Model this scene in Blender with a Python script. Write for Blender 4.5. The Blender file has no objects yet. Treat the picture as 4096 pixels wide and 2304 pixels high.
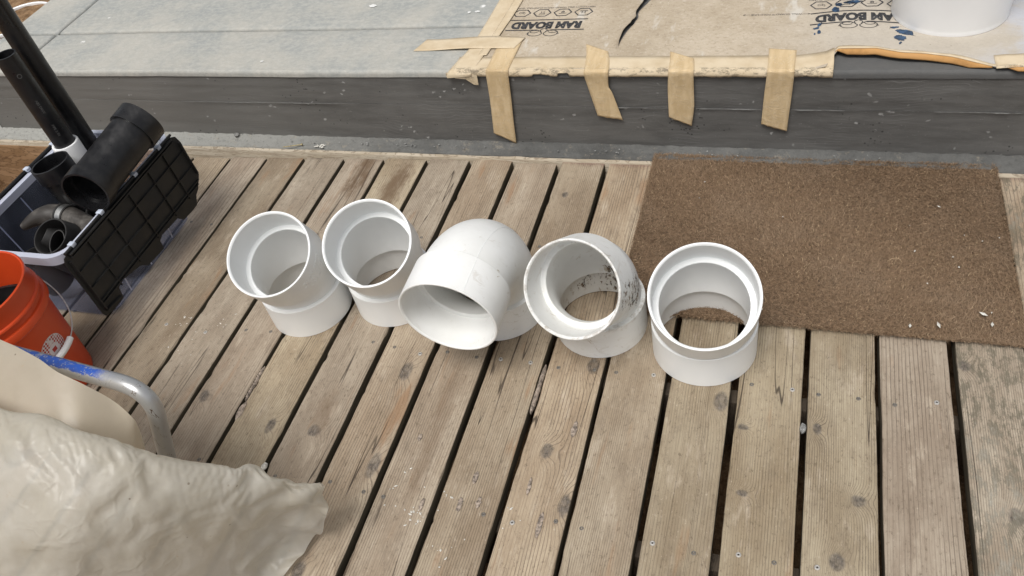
import bpy, bmesh, math, random
import numpy as np
from mathutils import Vector, Matrix, noise as mnoise

random.seed(7)
rng = np.random.default_rng(7)
scene = bpy.context.scene
COL = scene.collection
R = math.radians

# ---------------------------------------------------------------- camera, sky, sun, exposure
cam_d = bpy.data.cameras.new("camera")
cam = bpy.data.objects.new("camera", cam_d)
COL.objects.link(cam)
cam_d.sensor_width = 36.0
cam_d.lens = 28.884
cam_d.clip_start = 0.02
cam_d.clip_end = 200.0
cam.matrix_world = Matrix(((0.94904997, -0.08076873, 0.30459902, 0.0),
                           (0.26622395, 0.72267995, -0.63785461, -0.410135),
                           (-0.1686089, 0.68644745, 0.70736196, 1.569618),
                           (0, 0, 0, 1)))
scene.camera = cam

SUN_EL, SUN_AZ = R(66), R(188)     # azimuth measured from +y towards +x
world = bpy.data.worlds.new("World")
scene.world = world
world.use_nodes = True
wn, wl = world.node_tree.nodes, world.node_tree.links
bg = wn["Background"]
sky = wn.new("ShaderNodeTexSky")
sky.sky_type = 'NISHITA'
sky.sun_disc = False
sky.sun_elevation = SUN_EL
sky.sun_rotation = SUN_AZ
sky.air_density = 1.0
sky.dust_density = 4.0
sky.ozone_density = 1.0
hs = wn.new("ShaderNodeHueSaturation")
hs.inputs["Saturation"].default_value = 0.22
wl.new(sky.outputs[0], hs.inputs["Color"])
wl.new(hs.outputs[0], bg.inputs["Color"])
bg.inputs["Strength"].default_value = 0.098

sun_d = bpy.data.lights.new("sun", 'SUN')
sun_d.energy = 2.2
sun_d.angle = R(26)
sun_d.color = (1.0, 0.97, 0.93)
sun = bpy.data.objects.new("sun", sun_d)
COL.objects.link(sun)
sd = Vector((math.sin(SUN_AZ) * math.cos(SUN_EL), math.cos(SUN_AZ) * math.cos(SUN_EL), math.sin(SUN_EL)))
sun.rotation_euler = sd.to_track_quat('Z', 'Y').to_euler()

scene.view_settings.view_transform = 'Standard'
scene.view_settings.look = 'None'
scene.view_settings.exposure = 0.12
scene.view_settings.gamma = 1.0
scene.render.engine = 'CYCLES'

# ---------------------------------------------------------------- node helpers
class NT:
    def __init__(s, name):
        s.m = bpy.data.materials.new(name)
        s.m.use_nodes = True
        s.t = s.m.node_tree
        s.b = s.t.nodes["Principled BSDF"]
        s.out = s.t.nodes["Material Output"]
    def n(s, typ, ins=None, **kw):
        nd = s.t.nodes.new("ShaderNode" + typ)
        for k, v in kw.items():
            setattr(nd, k, v)
        for k, v in (ins or {}).items():
            s.set(nd.inputs[k], v)
        return nd
    def set(s, sock, v):
        if isinstance(v, bpy.types.NodeSocket):
            s.t.links.new(v, sock)
        elif isinstance(v, (tuple, list)) and len(v) == 3 and sock.type == 'RGBA':
            sock.default_value = (*v, 1)
        else:
            sock.default_value = v
    def math(s, op, a, b=0.0, c=None, clamp=False):
        nd = s.n("Math", operation=op, use_clamp=clamp)
        s.set(nd.inputs[0], a); s.set(nd.inputs[1], b)
        if c is not None: s.set(nd.inputs[2], c)
        return nd.outputs[0]
    def vmath(s, op, a, b):
        nd = s.n("VectorMath", operation=op)
        s.set(nd.inputs[0], a); s.set(nd.inputs[1], b)
        return nd.outputs[0]
    def coord(s, which="Object"):
        return s.n("TexCoord").outputs[which]
    def pos(s):
        return s.n("NewGeometry").outputs["Position"]
    def noise(s, co, scale, detail=3.0, rough=0.55, dist=0.0, color=False):
        nd = s.n("TexNoise", {"Vector": co, "Scale": scale, "Detail": detail, "Roughness": rough, "Distortion": dist})
        return nd.outputs["Color" if color else "Fac"]
    def vor(s, co, scale, feature='F1', out="Distance", rand=1.0):
        nd = s.n("TexVoronoi", {"Vector": co, "Scale": scale, "Randomness": rand}, feature=feature)
        return nd.outputs[out]
    def step(s, v, a, b, lo=0.0, hi=1.0):
        nd = s.n("MapRange", {"Value": v, "From Min": a, "From Max": b, "To Min": lo, "To Max": hi}, interpolation_type='SMOOTHSTEP', clamp=True)
        return nd.outputs[0]
    def mix(s, f, a, b, mode='MIX'):
        nd = s.n("MixRGB", {"Fac": f, "Color1": a, "Color2": b}, blend_type=mode)
        return nd.outputs[0]
    def bump(s, h, strength=0.3, dist=0.002):
        nd = s.n("Bump", {"Height": h, "Strength": strength, "Distance": dist})
        s.t.links.new(nd.outputs[0], s.b.inputs["Normal"])
    def done(s, color=None, rough=None, metal=None, spec=None):
        if color is not None: s.set(s.b.inputs["Base Color"], color)
        if rough is not None: s.set(s.b.inputs["Roughness"], rough)
        if metal is not None: s.set(s.b.inputs["Metallic"], metal)
        if spec is not None: s.set(s.b.inputs["Specular IOR Level"], spec)
        return s.m

# ---------------------------------------------------------------- materials
KNOTS = [(-0.871, 0.693, 0.017, 1.9), (-0.85, 0.419, 0.016, 2.2), (-0.459, 0.524, 0.016, 1.3), (-0.405, 0.775, 0.017, 1.5), (-0.096, 0.717, 0.018, 1.5), (-0.043, 0.655, 0.013, 0.7), (-0.389, 0.398, 0.014, 2.2), (-0.033, 0.491, 0.013, 0.7), (0.109, 0.674, 0.011, 1.4), (0.192, 0.514, 0.016, 0.9), (0.152, 0.374, 0.016, 1.2), (0.41, 0.89, 0.015, 1.1), (0.474, 0.532, 0.018, 1.1), (-1.39, 0.537, 0.015, 1.6), (-1.159, 0.481, 0.014, 1.6), (-1.037, 0.486, 0.02, 0.8), (-0.914, 0.144, 0.017, 1.8), (-0.86, 1.25, 0.012, 1.5), (-1.35, 1.15, 0.012, 1.6), (-0.62, 1.4, 0.01, 1.4)]
def wood_mat(name, knots, rv, mossy=False):
    t = NT(name)
    rnd = t.n("Value").outputs[0]; rnd.default_value = rv
    co = t.coord()
    off = t.n("CombineXYZ", {0: 0.0, 1: t.math('MULTIPLY', rnd, 57.0), 2: t.math('MULTIPLY', rnd, 23.0)}).outputs[0]
    c = t.vmath('ADD', co, off)
    x = t.n("SeparateXYZ", {0: c}).outputs[0]
    ps = t.n("SeparateXYZ", {0: t.pos()})
    wob = t.math('MULTIPLY', t.math('SUBTRACT', t.noise(c, 22.0, 2), 0.5), 0.010)
    wx = t.math('ADD', ps.outputs[0], wob); wy = t.math('ADD', ps.outputs[1], t.math('MULTIPLY', wob, 1.7))
    low = t.noise(t.vmath('MULTIPLY', c, (7.0, 1.1, 1.0)), 1.0, 2.0)
    # knots: rings bend round them
    kb = None; kcore = None
    for (kx, ky, kr, asp) in knots:
        dx = t.math('MULTIPLY', t.math('SUBTRACT', wx, kx), 1.0 / kr); dy = t.math('MULTIPLY', t.math('SUBTRACT', wy, ky), 1.0 / (kr * asp))
        d2 = t.math('ADD', t.math('MULTIPLY', dx, dx), t.math('MULTIPLY', dy, dy))
        b = t.math('POWER', 2.718, t.math('MULTIPLY', d2, -0.34)); k = t.step(d2, 0.35, 1.25, 1.0, 0.0)
        kb = b if kb is None else t.math('MAXIMUM', kb, b); kcore = k if kcore is None else t.math('MAXIMUM', kcore, k)
    freq = t.math('ADD', 70.0, t.math('MULTIPLY', t.math('POWER', t.math('FRACT', t.math('MULTIPLY', rnd, 7.3)), 0.8), 150.0))
    field = t.math('ADD', t.math('MULTIPLY', x, freq), t.math('MULTIPLY', low, 4.5))
    if kb is not None: field = t.math('ADD', field, t.math('MULTIPLY', kb, 4.0))
    field = t.math('ADD', field, t.math('MULTIPLY', t.noise(t.vmath('MULTIPLY', c, (50, 5, 1)), 1.0, 2), 0.45))
    pp = t.math('PINGPONG', field, 0.5)
    line = t.step(pp, 0.0, 0.15, 1.0, 0.0)
    lmod = t.step(t.noise(t.vmath('MULTIPLY', c, (16, 2.4, 1)), 1.0, 3), 0.34, 0.64, 0.30, 1.0)
    line = t.math('MULTIPLY', line, lmod)
    fib = t.noise(t.vmath('MULTIPLY', c, (520, 11, 1)), 1.0, 2)
    tone = t.noise(t.vmath('MULTIPLY', c, (8, 3.0, 1)), 1.0, 5, 0.65)
    col = t.mix(t.step(tone, 0.34, 0.68), (0.320, 0.247, 0.175), (0.455, 0.375, 0.280))
    hsv = t.n("HueSaturation", {"Color": col,
              "Hue": t.math('ADD', 0.498, t.math('MULTIPLY', t.math('FRACT', t.math('MULTIPLY', rnd, 3.7)), 0.014)),
              "Saturation": t.math('ADD', 0.84, t.math('MULTIPLY', t.math('FRACT', t.math('MULTIPLY', rnd, 5.1)), 0.24)),
              "Value": t.math('ADD', 0.84, t.math('MULTIPLY', t.math('FRACT', t.math('MULTIPLY', rnd, 11.9)), 0.22))})
    col = hsv.outputs[0]
    grime = t.noise(t.vmath('MULTIPLY', c, (30, 13, 1)), 1.0, 6, 0.75)
    fleck = t.noise(t.vmath('MULTIPLY', c, (150, 75, 1)), 1.0, 5, 0.8)
    col = t.mix(t.step(grime, 0.48, 0.74, 0.0, 0.42), col, (0.16, 0.125, 0.092))
    col = t.mix(t.step(t.noise(t.vmath('MULTIPLY', c, (21, 6, 1)), 1.3, 5, 0.7), 0.54, 0.72, 0.0, 0.55), col, (0.54, 0.46, 0.36))
    col = t.mix(t.math('MULTIPLY', line, 0.68), col, (0.105, 0.082, 0.062))
    col = t.mix(t.step(fib, 0.35, 0.7, 0.0, 0.24), col, (0.14, 0.105, 0.075))
    col = t.mix(t.step(fleck, 0.54, 0.68, 0.0, 0.62), col, (0.12, 0.088, 0.06))
    col = t.mix(t.step(fleck, 0.40, 0.30, 0.0, 0.5), col, (0.60, 0.52, 0.42))
    col = t.mix(t.step(t.noise(t.vmath('MULTIPLY', c, (12, 2.0, 3)), 1.7, 3), 0.62, 0.74, 0.0, 0.5), col, (0.30, 0.165, 0.082))
    if kcore is not None:
        kcore = t.math('MULTIPLY', kcore, t.step(t.noise(c, 55.0, 4, 0.7), 0.35, 0.68, 1.0, 0.55))
        col = t.mix(t.math('MULTIPLY', kcore, 0.92), col, t.mix(t.step(fleck, 0.35, 0.6), (0.20, 0.175, 0.15), (0.075, 0.064, 0.056)))
    ck = t.noise(t.vmath('MULTIPLY', c, (20, 0.55, 1)), 1.0, 2.0, 0.4)
    crack = t.step(t.math('ABSOLUTE', t.math('SUBTRACT', ck, 0.5)), 0.0012, 0.0055, 1.0, 0.0)
    crack = t.math('MULTIPLY', crack, t.step(t.noise(t.vmath('MULTIPLY', c, (9, 1.8, 7)), 1.0, 2), 0.48, 0.55))
    col = t.mix(t.math('MULTIPLY', crack, 0.8), col, (0.045, 0.034, 0.026))
    st = None
    for (sx, sy, a, b, sw) in ((-1.325, 1.46, 26, 7.0, 1.0), (-1.185, 1.40, 24, 6.0, 1.0), (-1.03, 0.555, 30, 14.0, 0.55), (-0.735, 0.62, 36, 3.2, 0.5)):
        dx = t.math('MULTIPLY', t.math('SUBTRACT', ps.outputs[0], sx), a)
        dy = t.math('MULTIPLY', t.math('SUBTRACT', ps.outputs[1], sy), b)
        d = t.math('ADD', t.math('MULTIPLY', dx, dx), t.math('MULTIPLY', dy, dy))
        d = t.math('ADD', d, t.math('MULTIPLY', t.math('SUBTRACT', grime, 0.5), 4.5))
        v = t.step(d, -0.2, 1.4, sw, 0.0)
        st = v if st is None else t.math('MAXIMUM', st, v)
    col = t.mix(t.math('MULTIPLY', st, 0.8), col, (0.13, 0.08, 0.045))
    red = t.math('MULTIPLY', t.step(t.math('ADD', ps.outputs[1], t.math('MULTIPLY', grime, 0.06)), 1.560, 1.59), t.step(ps.outputs[0], -0.75, -0.6))
    col = t.mix(t.math('MULTIPLY', red, 0.6), col, (0.16, 0.085, 0.075))
    if mossy:
        mo = t.noise(t.vmath('MULTIPLY', c, (34, 12, 1)), 1.6, 6, 0.8)
        col = t.mix(t.step(mo, 0.46, 0.58, 0.0, 0.70), col, (0.12, 0.108, 0.078))
        pale = t.math('ADD', t.noise(t.vmath('MULTIPLY', c, (3, 2, 1)), 1.6, 2), t.math('MULTIPLY', t.math('SUBTRACT', mo, 0.5), 0.5))
        col = t.mix(t.step(pale, 0.52, 0.72, 0.0, 0.75), col, (0.58, 0.54, 0.46))
    h = t.math('SUBTRACT', t.math('MULTIPLY', fib, 0.35), t.math('ADD', t.math('MULTIPLY', line, 0.6), t.math('MULTIPLY', crack, 1.6)))
    h = t.math('ADD', h, t.math('ADD', t.math('MULTIPLY', grime, 0.5), t.math('MULTIPLY', fleck, 0.5)))
    t.bump(h, 0.6, 0.0024)
    return t.done(col, 0.82, spec=0.25)

M = {}
M['wood_side'] = None

def board_side():  # darker olive brown for the vertical side faces of the boards
    t = NT("dark_board_side"); p = t.pos()
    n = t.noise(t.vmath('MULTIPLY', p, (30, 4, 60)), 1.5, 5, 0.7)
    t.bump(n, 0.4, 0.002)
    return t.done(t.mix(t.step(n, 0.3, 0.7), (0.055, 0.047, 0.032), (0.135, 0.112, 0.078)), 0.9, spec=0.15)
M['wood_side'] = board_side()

def concrete_top():
    t = NT("pale_concrete"); p = t.pos()
    n1 = t.noise(p, 4.5, 6, 0.7); n2 = t.noise(t.vmath('MULTIPLY', p, (1, 1.5, 1)), 42.0, 5, 0.75); n3 = t.noise(t.vmath('MULTIPLY', p, (1, 1.6, 1)), 130.0, 3, 0.7)
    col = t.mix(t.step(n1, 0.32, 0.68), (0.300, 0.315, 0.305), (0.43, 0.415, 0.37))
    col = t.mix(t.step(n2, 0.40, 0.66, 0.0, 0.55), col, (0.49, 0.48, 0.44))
    col = t.mix(t.step(n3, 0.50, 0.72, 0.0, 0.35), col, (0.25, 0.265, 0.265))
    # the strip that stayed under the paper board kept its dark colour
    ps = t.n("SeparateXYZ", {0: p})
    cov = t.step(t.math('ADD', ps.outputs[0], t.math('MULTIPLY', n2, 0.02)), -0.95, -0.93)
    col = t.mix(t.math('MULTIPLY', cov, 0.9), col, (0.075, 0.075, 0.076))
    wh = t.math('MULTIPLY', t.step(t.vor(p, 9.0), 0.05, 0.11, 1.0, 0.0), t.step(t.noise(p, 60, 3), 0.42, 0.5))
    wh = t.math('MULTIPLY', wh, t.step(t.n("SeparateColor", {0: t.vor(p, 9.0, out="Color")}).outputs[0], 0.72, 0.74))
    col = t.mix(wh, col, (0.74, 0.74, 0.72))
    t.bump(t.math('ADD', t.math('MULTIPLY', n2, 0.8), t.math('MULTIPLY', n3, 0.5)), 0.5, 0.003)
    return t.done(col, 0.8, spec=0.3)
M['conc_top'] = concrete_top()

def concrete_face():
    t = NT("dark_board_formed_concrete"); p = t.pos()
    st = t.noise(t.vmath('MULTIPLY', p, (3, 1, 16)), 2.2, 6, 0.7, 0.6)
    fine = t.noise(t.vmath('MULTIPLY', p, (6, 6, 60)), 6.0, 4, 0.7)
    big = t.noise(p, 2.4, 4, 0.6)
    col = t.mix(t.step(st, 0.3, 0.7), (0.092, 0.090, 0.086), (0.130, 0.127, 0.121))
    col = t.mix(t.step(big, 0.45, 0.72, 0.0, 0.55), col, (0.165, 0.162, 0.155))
    col = t.mix(t.step(fine, 0.52, 0.75, 0.0, 0.32), col, (0.16, 0.16, 0.155))
    col = t.mix(t.step(t.noise(p, 140.0, 3, 0.8), 0.62, 0.74, 0.0, 0.5), col, (0.26, 0.26, 0.25))
    # left end of the riser is paler
    ps = t.n("SeparateXYZ", {0: p})
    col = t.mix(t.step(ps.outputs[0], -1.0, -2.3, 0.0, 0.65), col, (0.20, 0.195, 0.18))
    # imprint of plank grain
    g = t.math('ADD', t.math('MULTIPLY', ps.outputs[2], 95.0), t.math('MULTIPLY', t.noise(t.vmath('MULTIPLY', p, (2.6, 1, 5)), 1.4, 3), 9.0))
    ln = t.step(t.math('PINGPONG', g, 0.5), 0.0, 0.12, 1.0, 0.0)
    ln = t.math('MULTIPLY', ln, t.step(t.noise(p, 5.0, 2), 0.5, 0.62))
    col = t.mix(t.math('MULTIPLY', ln, 0.34), col, (0.24, 0.24, 0.235))
    # chips, pale drips and pits
    vd = t.vor(t.vmath('MULTIPLY', t.vmath('ADD', p, t.vmath('MULTIPLY', t.noise(p, 40, 2, color=True), (0.03, 0, 0.03))), (1, 1, 1.5)), 26.0)
    ve = t.n("SeparateColor", {0: t.vor(p, 26.0, out="Color")}).outputs[0]
    chip = t.math('MULTIPLY', t.step(vd, 0.10, 0.20, 1.0, 0.0), t.step(t.noise(p, 11, 3), 0.52, 0.6))
    col = t.mix(t.math('MULTIPLY', chip, 0.7), col, (0.42, 0.42, 0.41))
    pit = t.math('MULTIPLY', t.step(t.vor(p, 60.0), 0.12, 0.2, 1.0, 0.0), t.step(t.noise(p, 9, 3), 0.55, 0.62))
    col = t.mix(t.math('MULTIPLY', pit, 0.8), col, (0.02, 0.02, 0.02))
    t.bump(t.math('ADD', t.math('ADD', st, t.math('MULTIPLY', fine, 0.35)), t.math('MULTIPLY', ln, 0.5)), 0.28, 0.003)
    return t.done(col, 0.62, spec=0.35)
M['conc_face'] = concrete_face()

def concrete_ledge():
    t = NT("rough_footing_concrete"); p = t.pos()
    n1 = t.noise(p, 6.0, 5, 0.7); n2 = t.noise(p, 90.0, 4, 0.8)
    ps = t.n("SeparateXYZ", {0: p})
    col = t.mix(t.step(n1, 0.3, 0.7), (0.085, 0.085, 0.082), (0.155, 0.155, 0.148))
    col = t.mix(t.step(ps.outputs[0], -0.9, -2.2, 0.0, 0.75), col, (0.42, 0.42, 0.39))
    col = t.mix(t.step(n2, 0.52, 0.72, 0.0, 0.6), col, (0.09, 0.09, 0.088))
    col = t.mix(t.step(t.noise(p, 34.0, 5, 0.7), 0.56, 0.7, 0.0, 0.45), col, (0.33, 0.29, 0.23))
    t.bump(t.math('ADD', t.math('MULTIPLY', n2, 1.2), n1), 0.9, 0.005)
    return t.done(col, 0.9, spec=0.2)
M['conc_ledge'] = concrete_ledge()

def mortar_mat():
    t = NT("pale_mortar_line"); p = t.pos()
    n = t.noise(p, 70.0, 4)
    t.bump(n, 0.5, 0.002)
    return t.done(t.mix(n, (0.09, 0.09, 0.088), (0.27, 0.27, 0.26)), 0.9)
M['mortar'] = mortar_mat()

def timber_mat(name, a, b, dark, stretch=(2, 2, 30)):
    t = NT(name); p = t.pos()
    n = t.noise(t.vmath('MULTIPLY', p, stretch), 2.4, 5, 0.6, 1.2)
    g = t.math('PINGPONG', t.math('MULTIPLY', n, 9.0), 0.5)
    col = t.mix(t.step(n, 0.3, 0.7), a, b)
    col = t.mix(t.step(g, 0.0, 0.2, 0.7, 0.0), col, dark)
    t.bump(n, 0.4, 0.002)
    return t.done(col, 0.8, spec=0.25)
M['ledger'] = timber_mat("ledger_strip", (0.36, 0.30, 0.22), (0.50, 0.44, 0.35), (0.16, 0.12, 0.08))
M['plywood'] = timber_mat("brown_plywood_riser", (0.20, 0.115, 0.055), (0.34, 0.215, 0.12), (0.07, 0.035, 0.016), (1.2, 1, 7))
M['joist'] = timber_mat("dark_joist", (0.055, 0.042, 0.03), (0.09, 0.07, 0.05), (0.02, 0.016, 0.012), (20, 3, 3))

def soil_mat():
    t = NT("brown_soil"); p = t.pos()
    n = t.noise(p, 18.0, 6, 0.75); m = t.noise(p, 90.0, 4, 0.8)
    col = t.mix(t.step(n, 0.3, 0.7), (0.13, 0.075, 0.038), (0.37, 0.235, 0.13))
    col = t.mix(t.step(m, 0.5, 0.75, 0, 0.6), col, (0.48, 0.36, 0.24))
    t.bump(t.math('ADD', n, t.math('MULTIPLY', m, 0.6)), 1.0, 0.012)
    return t.done(col, 0.95, spec=0.1)
M['soil'] = soil_mat()

def pvc_mat(name, dirt=0.0):
    t = NT(name); co = t.coord()
    n = t.noise(co, 6.0, 3); f = t.noise(co, 45.0, 4, 0.7)
    col = t.mix(t.step(n, 0.35, 0.65), (0.83, 0.845, 0.84), (0.87, 0.88, 0.875))
    col = t.mix(t.step(f, 0.60, 0.76, 0.0, 0.10 + 0.12 * dirt), col, (0.60, 0.58, 0.53))
    if dirt > 0:
        sc = t.noise(t.vmath('MULTIPLY', co, (1, 1, 3)), 26.0, 5, 0.75, 1.5)
        col = t.mix(t.step(sc, 0.60, 0.70, 0.0, 0.55 * dirt), col, (0.36, 0.28, 0.18))
        ln = t.step(t.math('ABSOLUTE', t.math('SUBTRACT', t.noise(co, 13.0, 3), 0.5)), 0.0, 0.006, 0.40 * dirt, 0.0)
        col = t.mix(t.math('MULTIPLY', ln, t.step(n, 0.45, 0.6)), col, (0.40, 0.34, 0.25))
    t.bump(f, 0.04, 0.001)
    t.b.inputs["Subsurface Weight"].default_value = 0.0
    return t.done(col, 0.36, spec=0.42)
M['pvc'] = pvc_mat("white_pvc")
M['pvc_used'] = pvc_mat("scuffed_white_pvc", 0.7)

def pvc_tar(name, spots, scale=34.0, thr=(0.50, 0.56), brown=False, rim=None):
    """dirty pvc with black residue in given regions of the fitting (local coordinates)"""
    t = NT(name); co = t.coord()
    n = t.noise(co, 6.0, 3); f = t.noise(co, 45.0, 4, 0.7)
    col = t.mix(t.step(n, 0.35, 0.65), (0.77, 0.775, 0.75), (0.845, 0.85, 0.835))
    col = t.mix(t.step(f, 0.56, 0.74, 0.0, 0.12 if brown else 0.35), col, (0.52, 0.47, 0.38))
    br = t.noise(t.vmath('MULTIPLY', co, (1, 1, 0.5)), 30.0, 5, 0.75, 1.0)
    col = t.mix(t.step(br, 0.60, 0.70, 0.0, 0.22 if brown else 0.6), col, (0.33, 0.25, 0.15))
    m = None
    for (sx, sy, sz, r) in spots:
        d = t.n("VectorMath", operation='DISTANCE'); t.set(d.inputs[0], co); d.inputs[1].default_value = (sx, sy, sz)
        v = t.step(d.outputs["Value"], r * 0.35, r, 1.0, 0.0)
        m = v if m is None else t.math('MAXIMUM', m, v)
    tar = t.noise(t.vmath('MULTIPLY', co, (1.6, 1.6, 0.9)), scale, 4, 0.7)
    tm = t.math('ADD', tar, t.math('MULTIPLY', t.math('SUBTRACT', m, 1.0), 0.35)) if m is not None else tar
    tm = t.step(tm, *thr)
    col = t.mix(tm, col, t.mix(t.step(f, 0.4, 0.6), (0.30, 0.20, 0.09) if brown else (0.018, 0.015, 0.012), (0.40, 0.30, 0.16) if brown else (0.17, 0.10, 0.045)))
    if rim:
        dp = t.n("VectorMath", operation='DOT_PRODUCT'); t.set(dp.inputs[0], co); dp.inputs[1].default_value = rim[0]
        dd = t.math('ABSOLUTE', t.math('SUBTRACT', dp.outputs["Value"], rim[1]))
        sm = t.math('MULTIPLY', t.step(dd, 0.001, 0.012, 1.0, 0.0), t.step(t.noise(co, 38.0, 5, 0.75), 0.46, 0.60))
        col = t.mix(t.math('MULTIPLY', sm, 0.38), col, (0.26, 0.20, 0.13))
        sm2 = t.step(t.noise(t.vmath('MULTIPLY', co, (0.6, 0.6, 1.6)), 16.0, 5, 0.7, 1.0), 0.55, 0.72, 0.0, 0.28)
        col = t.mix(sm2, col, (0.42, 0.36, 0.27))
    t.bump(t.math('ADD', t.math('MULTIPLY', f, 0.2), tm), 0.2, 0.001)
    return t.done(col, 0.45, spec=0.4)

def plain(name, c, rough=0.4, metal=0.0, spec=0.5, var=0.12, scale=30.0, bump=0.05):
    t = NT(name); co = t.coord()
    n = t.noise(co, scale, 4, 0.65)
    dk = tuple(v * (1 - var * 2) for v in c); lt = tuple(min(1, v * (1 + var)) for v in c)
    if bump: t.bump(n, bump, 0.002)
    return t.done(t.mix(t.step(n, 0.3, 0.7), dk, lt), rough, metal, spec)
M['abs'] = plain("black_abs", (0.017, 0.017, 0.018), 0.36, spec=0.5, var=0.3)
def dusty(name, base, dust, rough):
    t = NT(name); co = t.coord()
    n = t.noise(co, 9.0, 5, 0.7); f = t.noise(co, 60.0, 4, 0.8)
    col = t.mix(t.step(n, 0.48, 0.66, 0.0, 0.55), base, dust)
    col = t.mix(t.step(f, 0.60, 0.75, 0.0, 0.4), col, dust)
    t.bump(f, 0.12, 0.002)
    return t.done(col, t.step(n, 0.4, 0.6, rough, rough + 0.22), spec=0.5)
M['abs_dusty'] = dusty("dusty_black_abs", (0.008, 0.008, 0.009), (0.026, 0.025, 0.025), 0.26)
M['lid_black'] = dusty("dusty_black_lid_plastic", (0.009, 0.009, 0.009), (0.024, 0.022, 0.021), 0.42)
M['rubber'] = dusty("dusty_black_rubber", (0.011, 0.0105, 0.010), (0.045, 0.041, 0.037), 0.5)
M['grey_hose'] = dusty("brown_grey_hose", (0.035, 0.030, 0.026), (0.20, 0.185, 0.165), 0.42)
M['steel'] = plain("galvanised_steel", (0.62, 0.62, 0.60), 0.38, 1.0, var=0.15, scale=60)
M['screw'] = plain("zinc_screw_head", (0.46, 0.44, 0.41), 0.45, 0.3, var=0.1, scale=300)
M['dark'] = plain("black_screw_recess", (0.02, 0.02, 0.02), 0.8)
M['bucket_white'] = plain("white_bucket_plastic", (0.84, 0.845, 0.85), 0.33, var=0.015, scale=5)
M['cloth_tie'] = plain("clear_white_hinge_clip", (0.55, 0.60, 0.70), 0.25, var=0.1)
M['stone'] = plain("grey_pebble", (0.28, 0.28, 0.27), 0.8, var=0.3, scale=200, bump=0.3)
M['bark'] = plain("grey_wood_splinter", (0.33, 0.27, 0.22), 0.9, var=0.35, scale=120, bump=0.5)
M['whitebit'] = plain("white_crumb", (0.68, 0.66, 0.60), 0.8, var=0.15, scale=200)
M['nail'] = plain("brass_coated_nail", (0.36, 0.30, 0.16), 0.4, 0.8, var=0.2, scale=200)

def bucket_orange():
    t = NT("orange_bucket_plastic"); co = t.coord()
    n = t.noise(co, 5.0, 4); s = t.noise(t.vmath('MULTIPLY', co, (1, 1, 0.3)), 40.0, 4, 0.7)
    col = t.mix(t.step(n, 0.3, 0.7), (0.58, 0.058, 0.012), (0.68, 0.080, 0.018))
    col = t.mix(t.step(s, 0.66, 0.76, 0.0, 0.25), col, (0.72, 0.30, 0.20))
    t.bump(s, 0.03, 0.001)
    return t.done(col, 0.34, spec=0.45)
M['orange'] = bucket_orange()

def decal():
    """white patch with red pixel diamonds towards its rim"""
    t = NT("white_pixel_print"); uv = t.coord("UV")
    mp = t.n("Mapping", {"Vector": uv, "Rotation": (0, 0, R(45)), "Scale": (1, 1, 1)}).outputs[0]
    ck = t.n("TexChecker", {"Vector": mp, "Scale": 15.0}).outputs["Fac"]
    d = t.n("VectorMath", operation='DISTANCE'); t.set(d.inputs[0], uv); d.inputs[1].default_value = (0.5, 0.5, 0)
    dist = d.outputs["Value"]
    ring = t.math('MULTIPLY', t.step(dist, 0.20, 0.24), t.step(dist, 0.47, 0.49, 1, 0))
    cell = t.n("VectorMath", operation='SNAP'); t.set(cell.inputs[0], mp); cell.inputs[1].default_value = (1 / 12, 1 / 12, 1)
    nz = t.noise(cell.outputs[0], 5.0, 2)
    f = t.math('MULTIPLY', t.math('MULTIPLY', ck, ring), t.step(nz, 0.40, 0.43))
    us = t.n("SeparateXYZ", {0: uv})
    cx = t.math('ABSOLUTE', t.math('SUBTRACT', us.outputs[0], 0.5)); cy = t.math('ABSOLUTE', t.math('SUBTRACT', us.outputs[1], 0.5))
    box = t.math('MULTIPLY', t.math('LESS_THAN', cx, 0.09), t.math('LESS_THAN', cy, 0.075))
    col = t.mix(t.math('MAXIMUM', f, box), (0.70, 0.64, 0.64), (0.40, 0.022, 0.010))
    return t.done(col, 0.4)
M['decal'] = decal()

def clear_plastic():
    t = NT("cloudy_clear_plastic"); co = t.coord()
    n = t.noise(co, 7.0, 4)
    tr = t.n("BsdfTransparent", {"Color": (0.86, 0.88, 0.93)}).outputs[0]
    t.done(t.mix(n, (0.34, 0.38, 0.52), (0.46, 0.50, 0.62)), 0.30, spec=0.5)
    mx = t.n("MixShader")
    t.set(mx.inputs[0], t.step(n, 0.3, 0.7, 0.05, 0.12))
    t.t.links.new(tr, mx.inputs[1]); t.t.links.new(t.b.outputs[0], mx.inputs[2])
    t.t.links.new(mx.outputs[0], t.out.inputs["Surface"])
    return t.m
M['clear'] = clear_plastic()
def clear_rim():
    t = NT("frosted_plastic_rim")
    tr = t.n("BsdfTransparent", {"Color": (0.9, 0.92, 0.97)}).outputs[0]
    t.done((0.66, 0.69, 0.80), 0.25, spec=0.5)
    mx = t.n("MixShader", {0: 0.72})
    t.t.links.new(tr, mx.inputs[1]); t.t.links.new(t.b.outputs[0], mx.inputs[2])
    t.t.links.new(mx.outputs[0], t.out.inputs["Surface"])
    return t.m
M['clear_rim'] = clear_rim()

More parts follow.
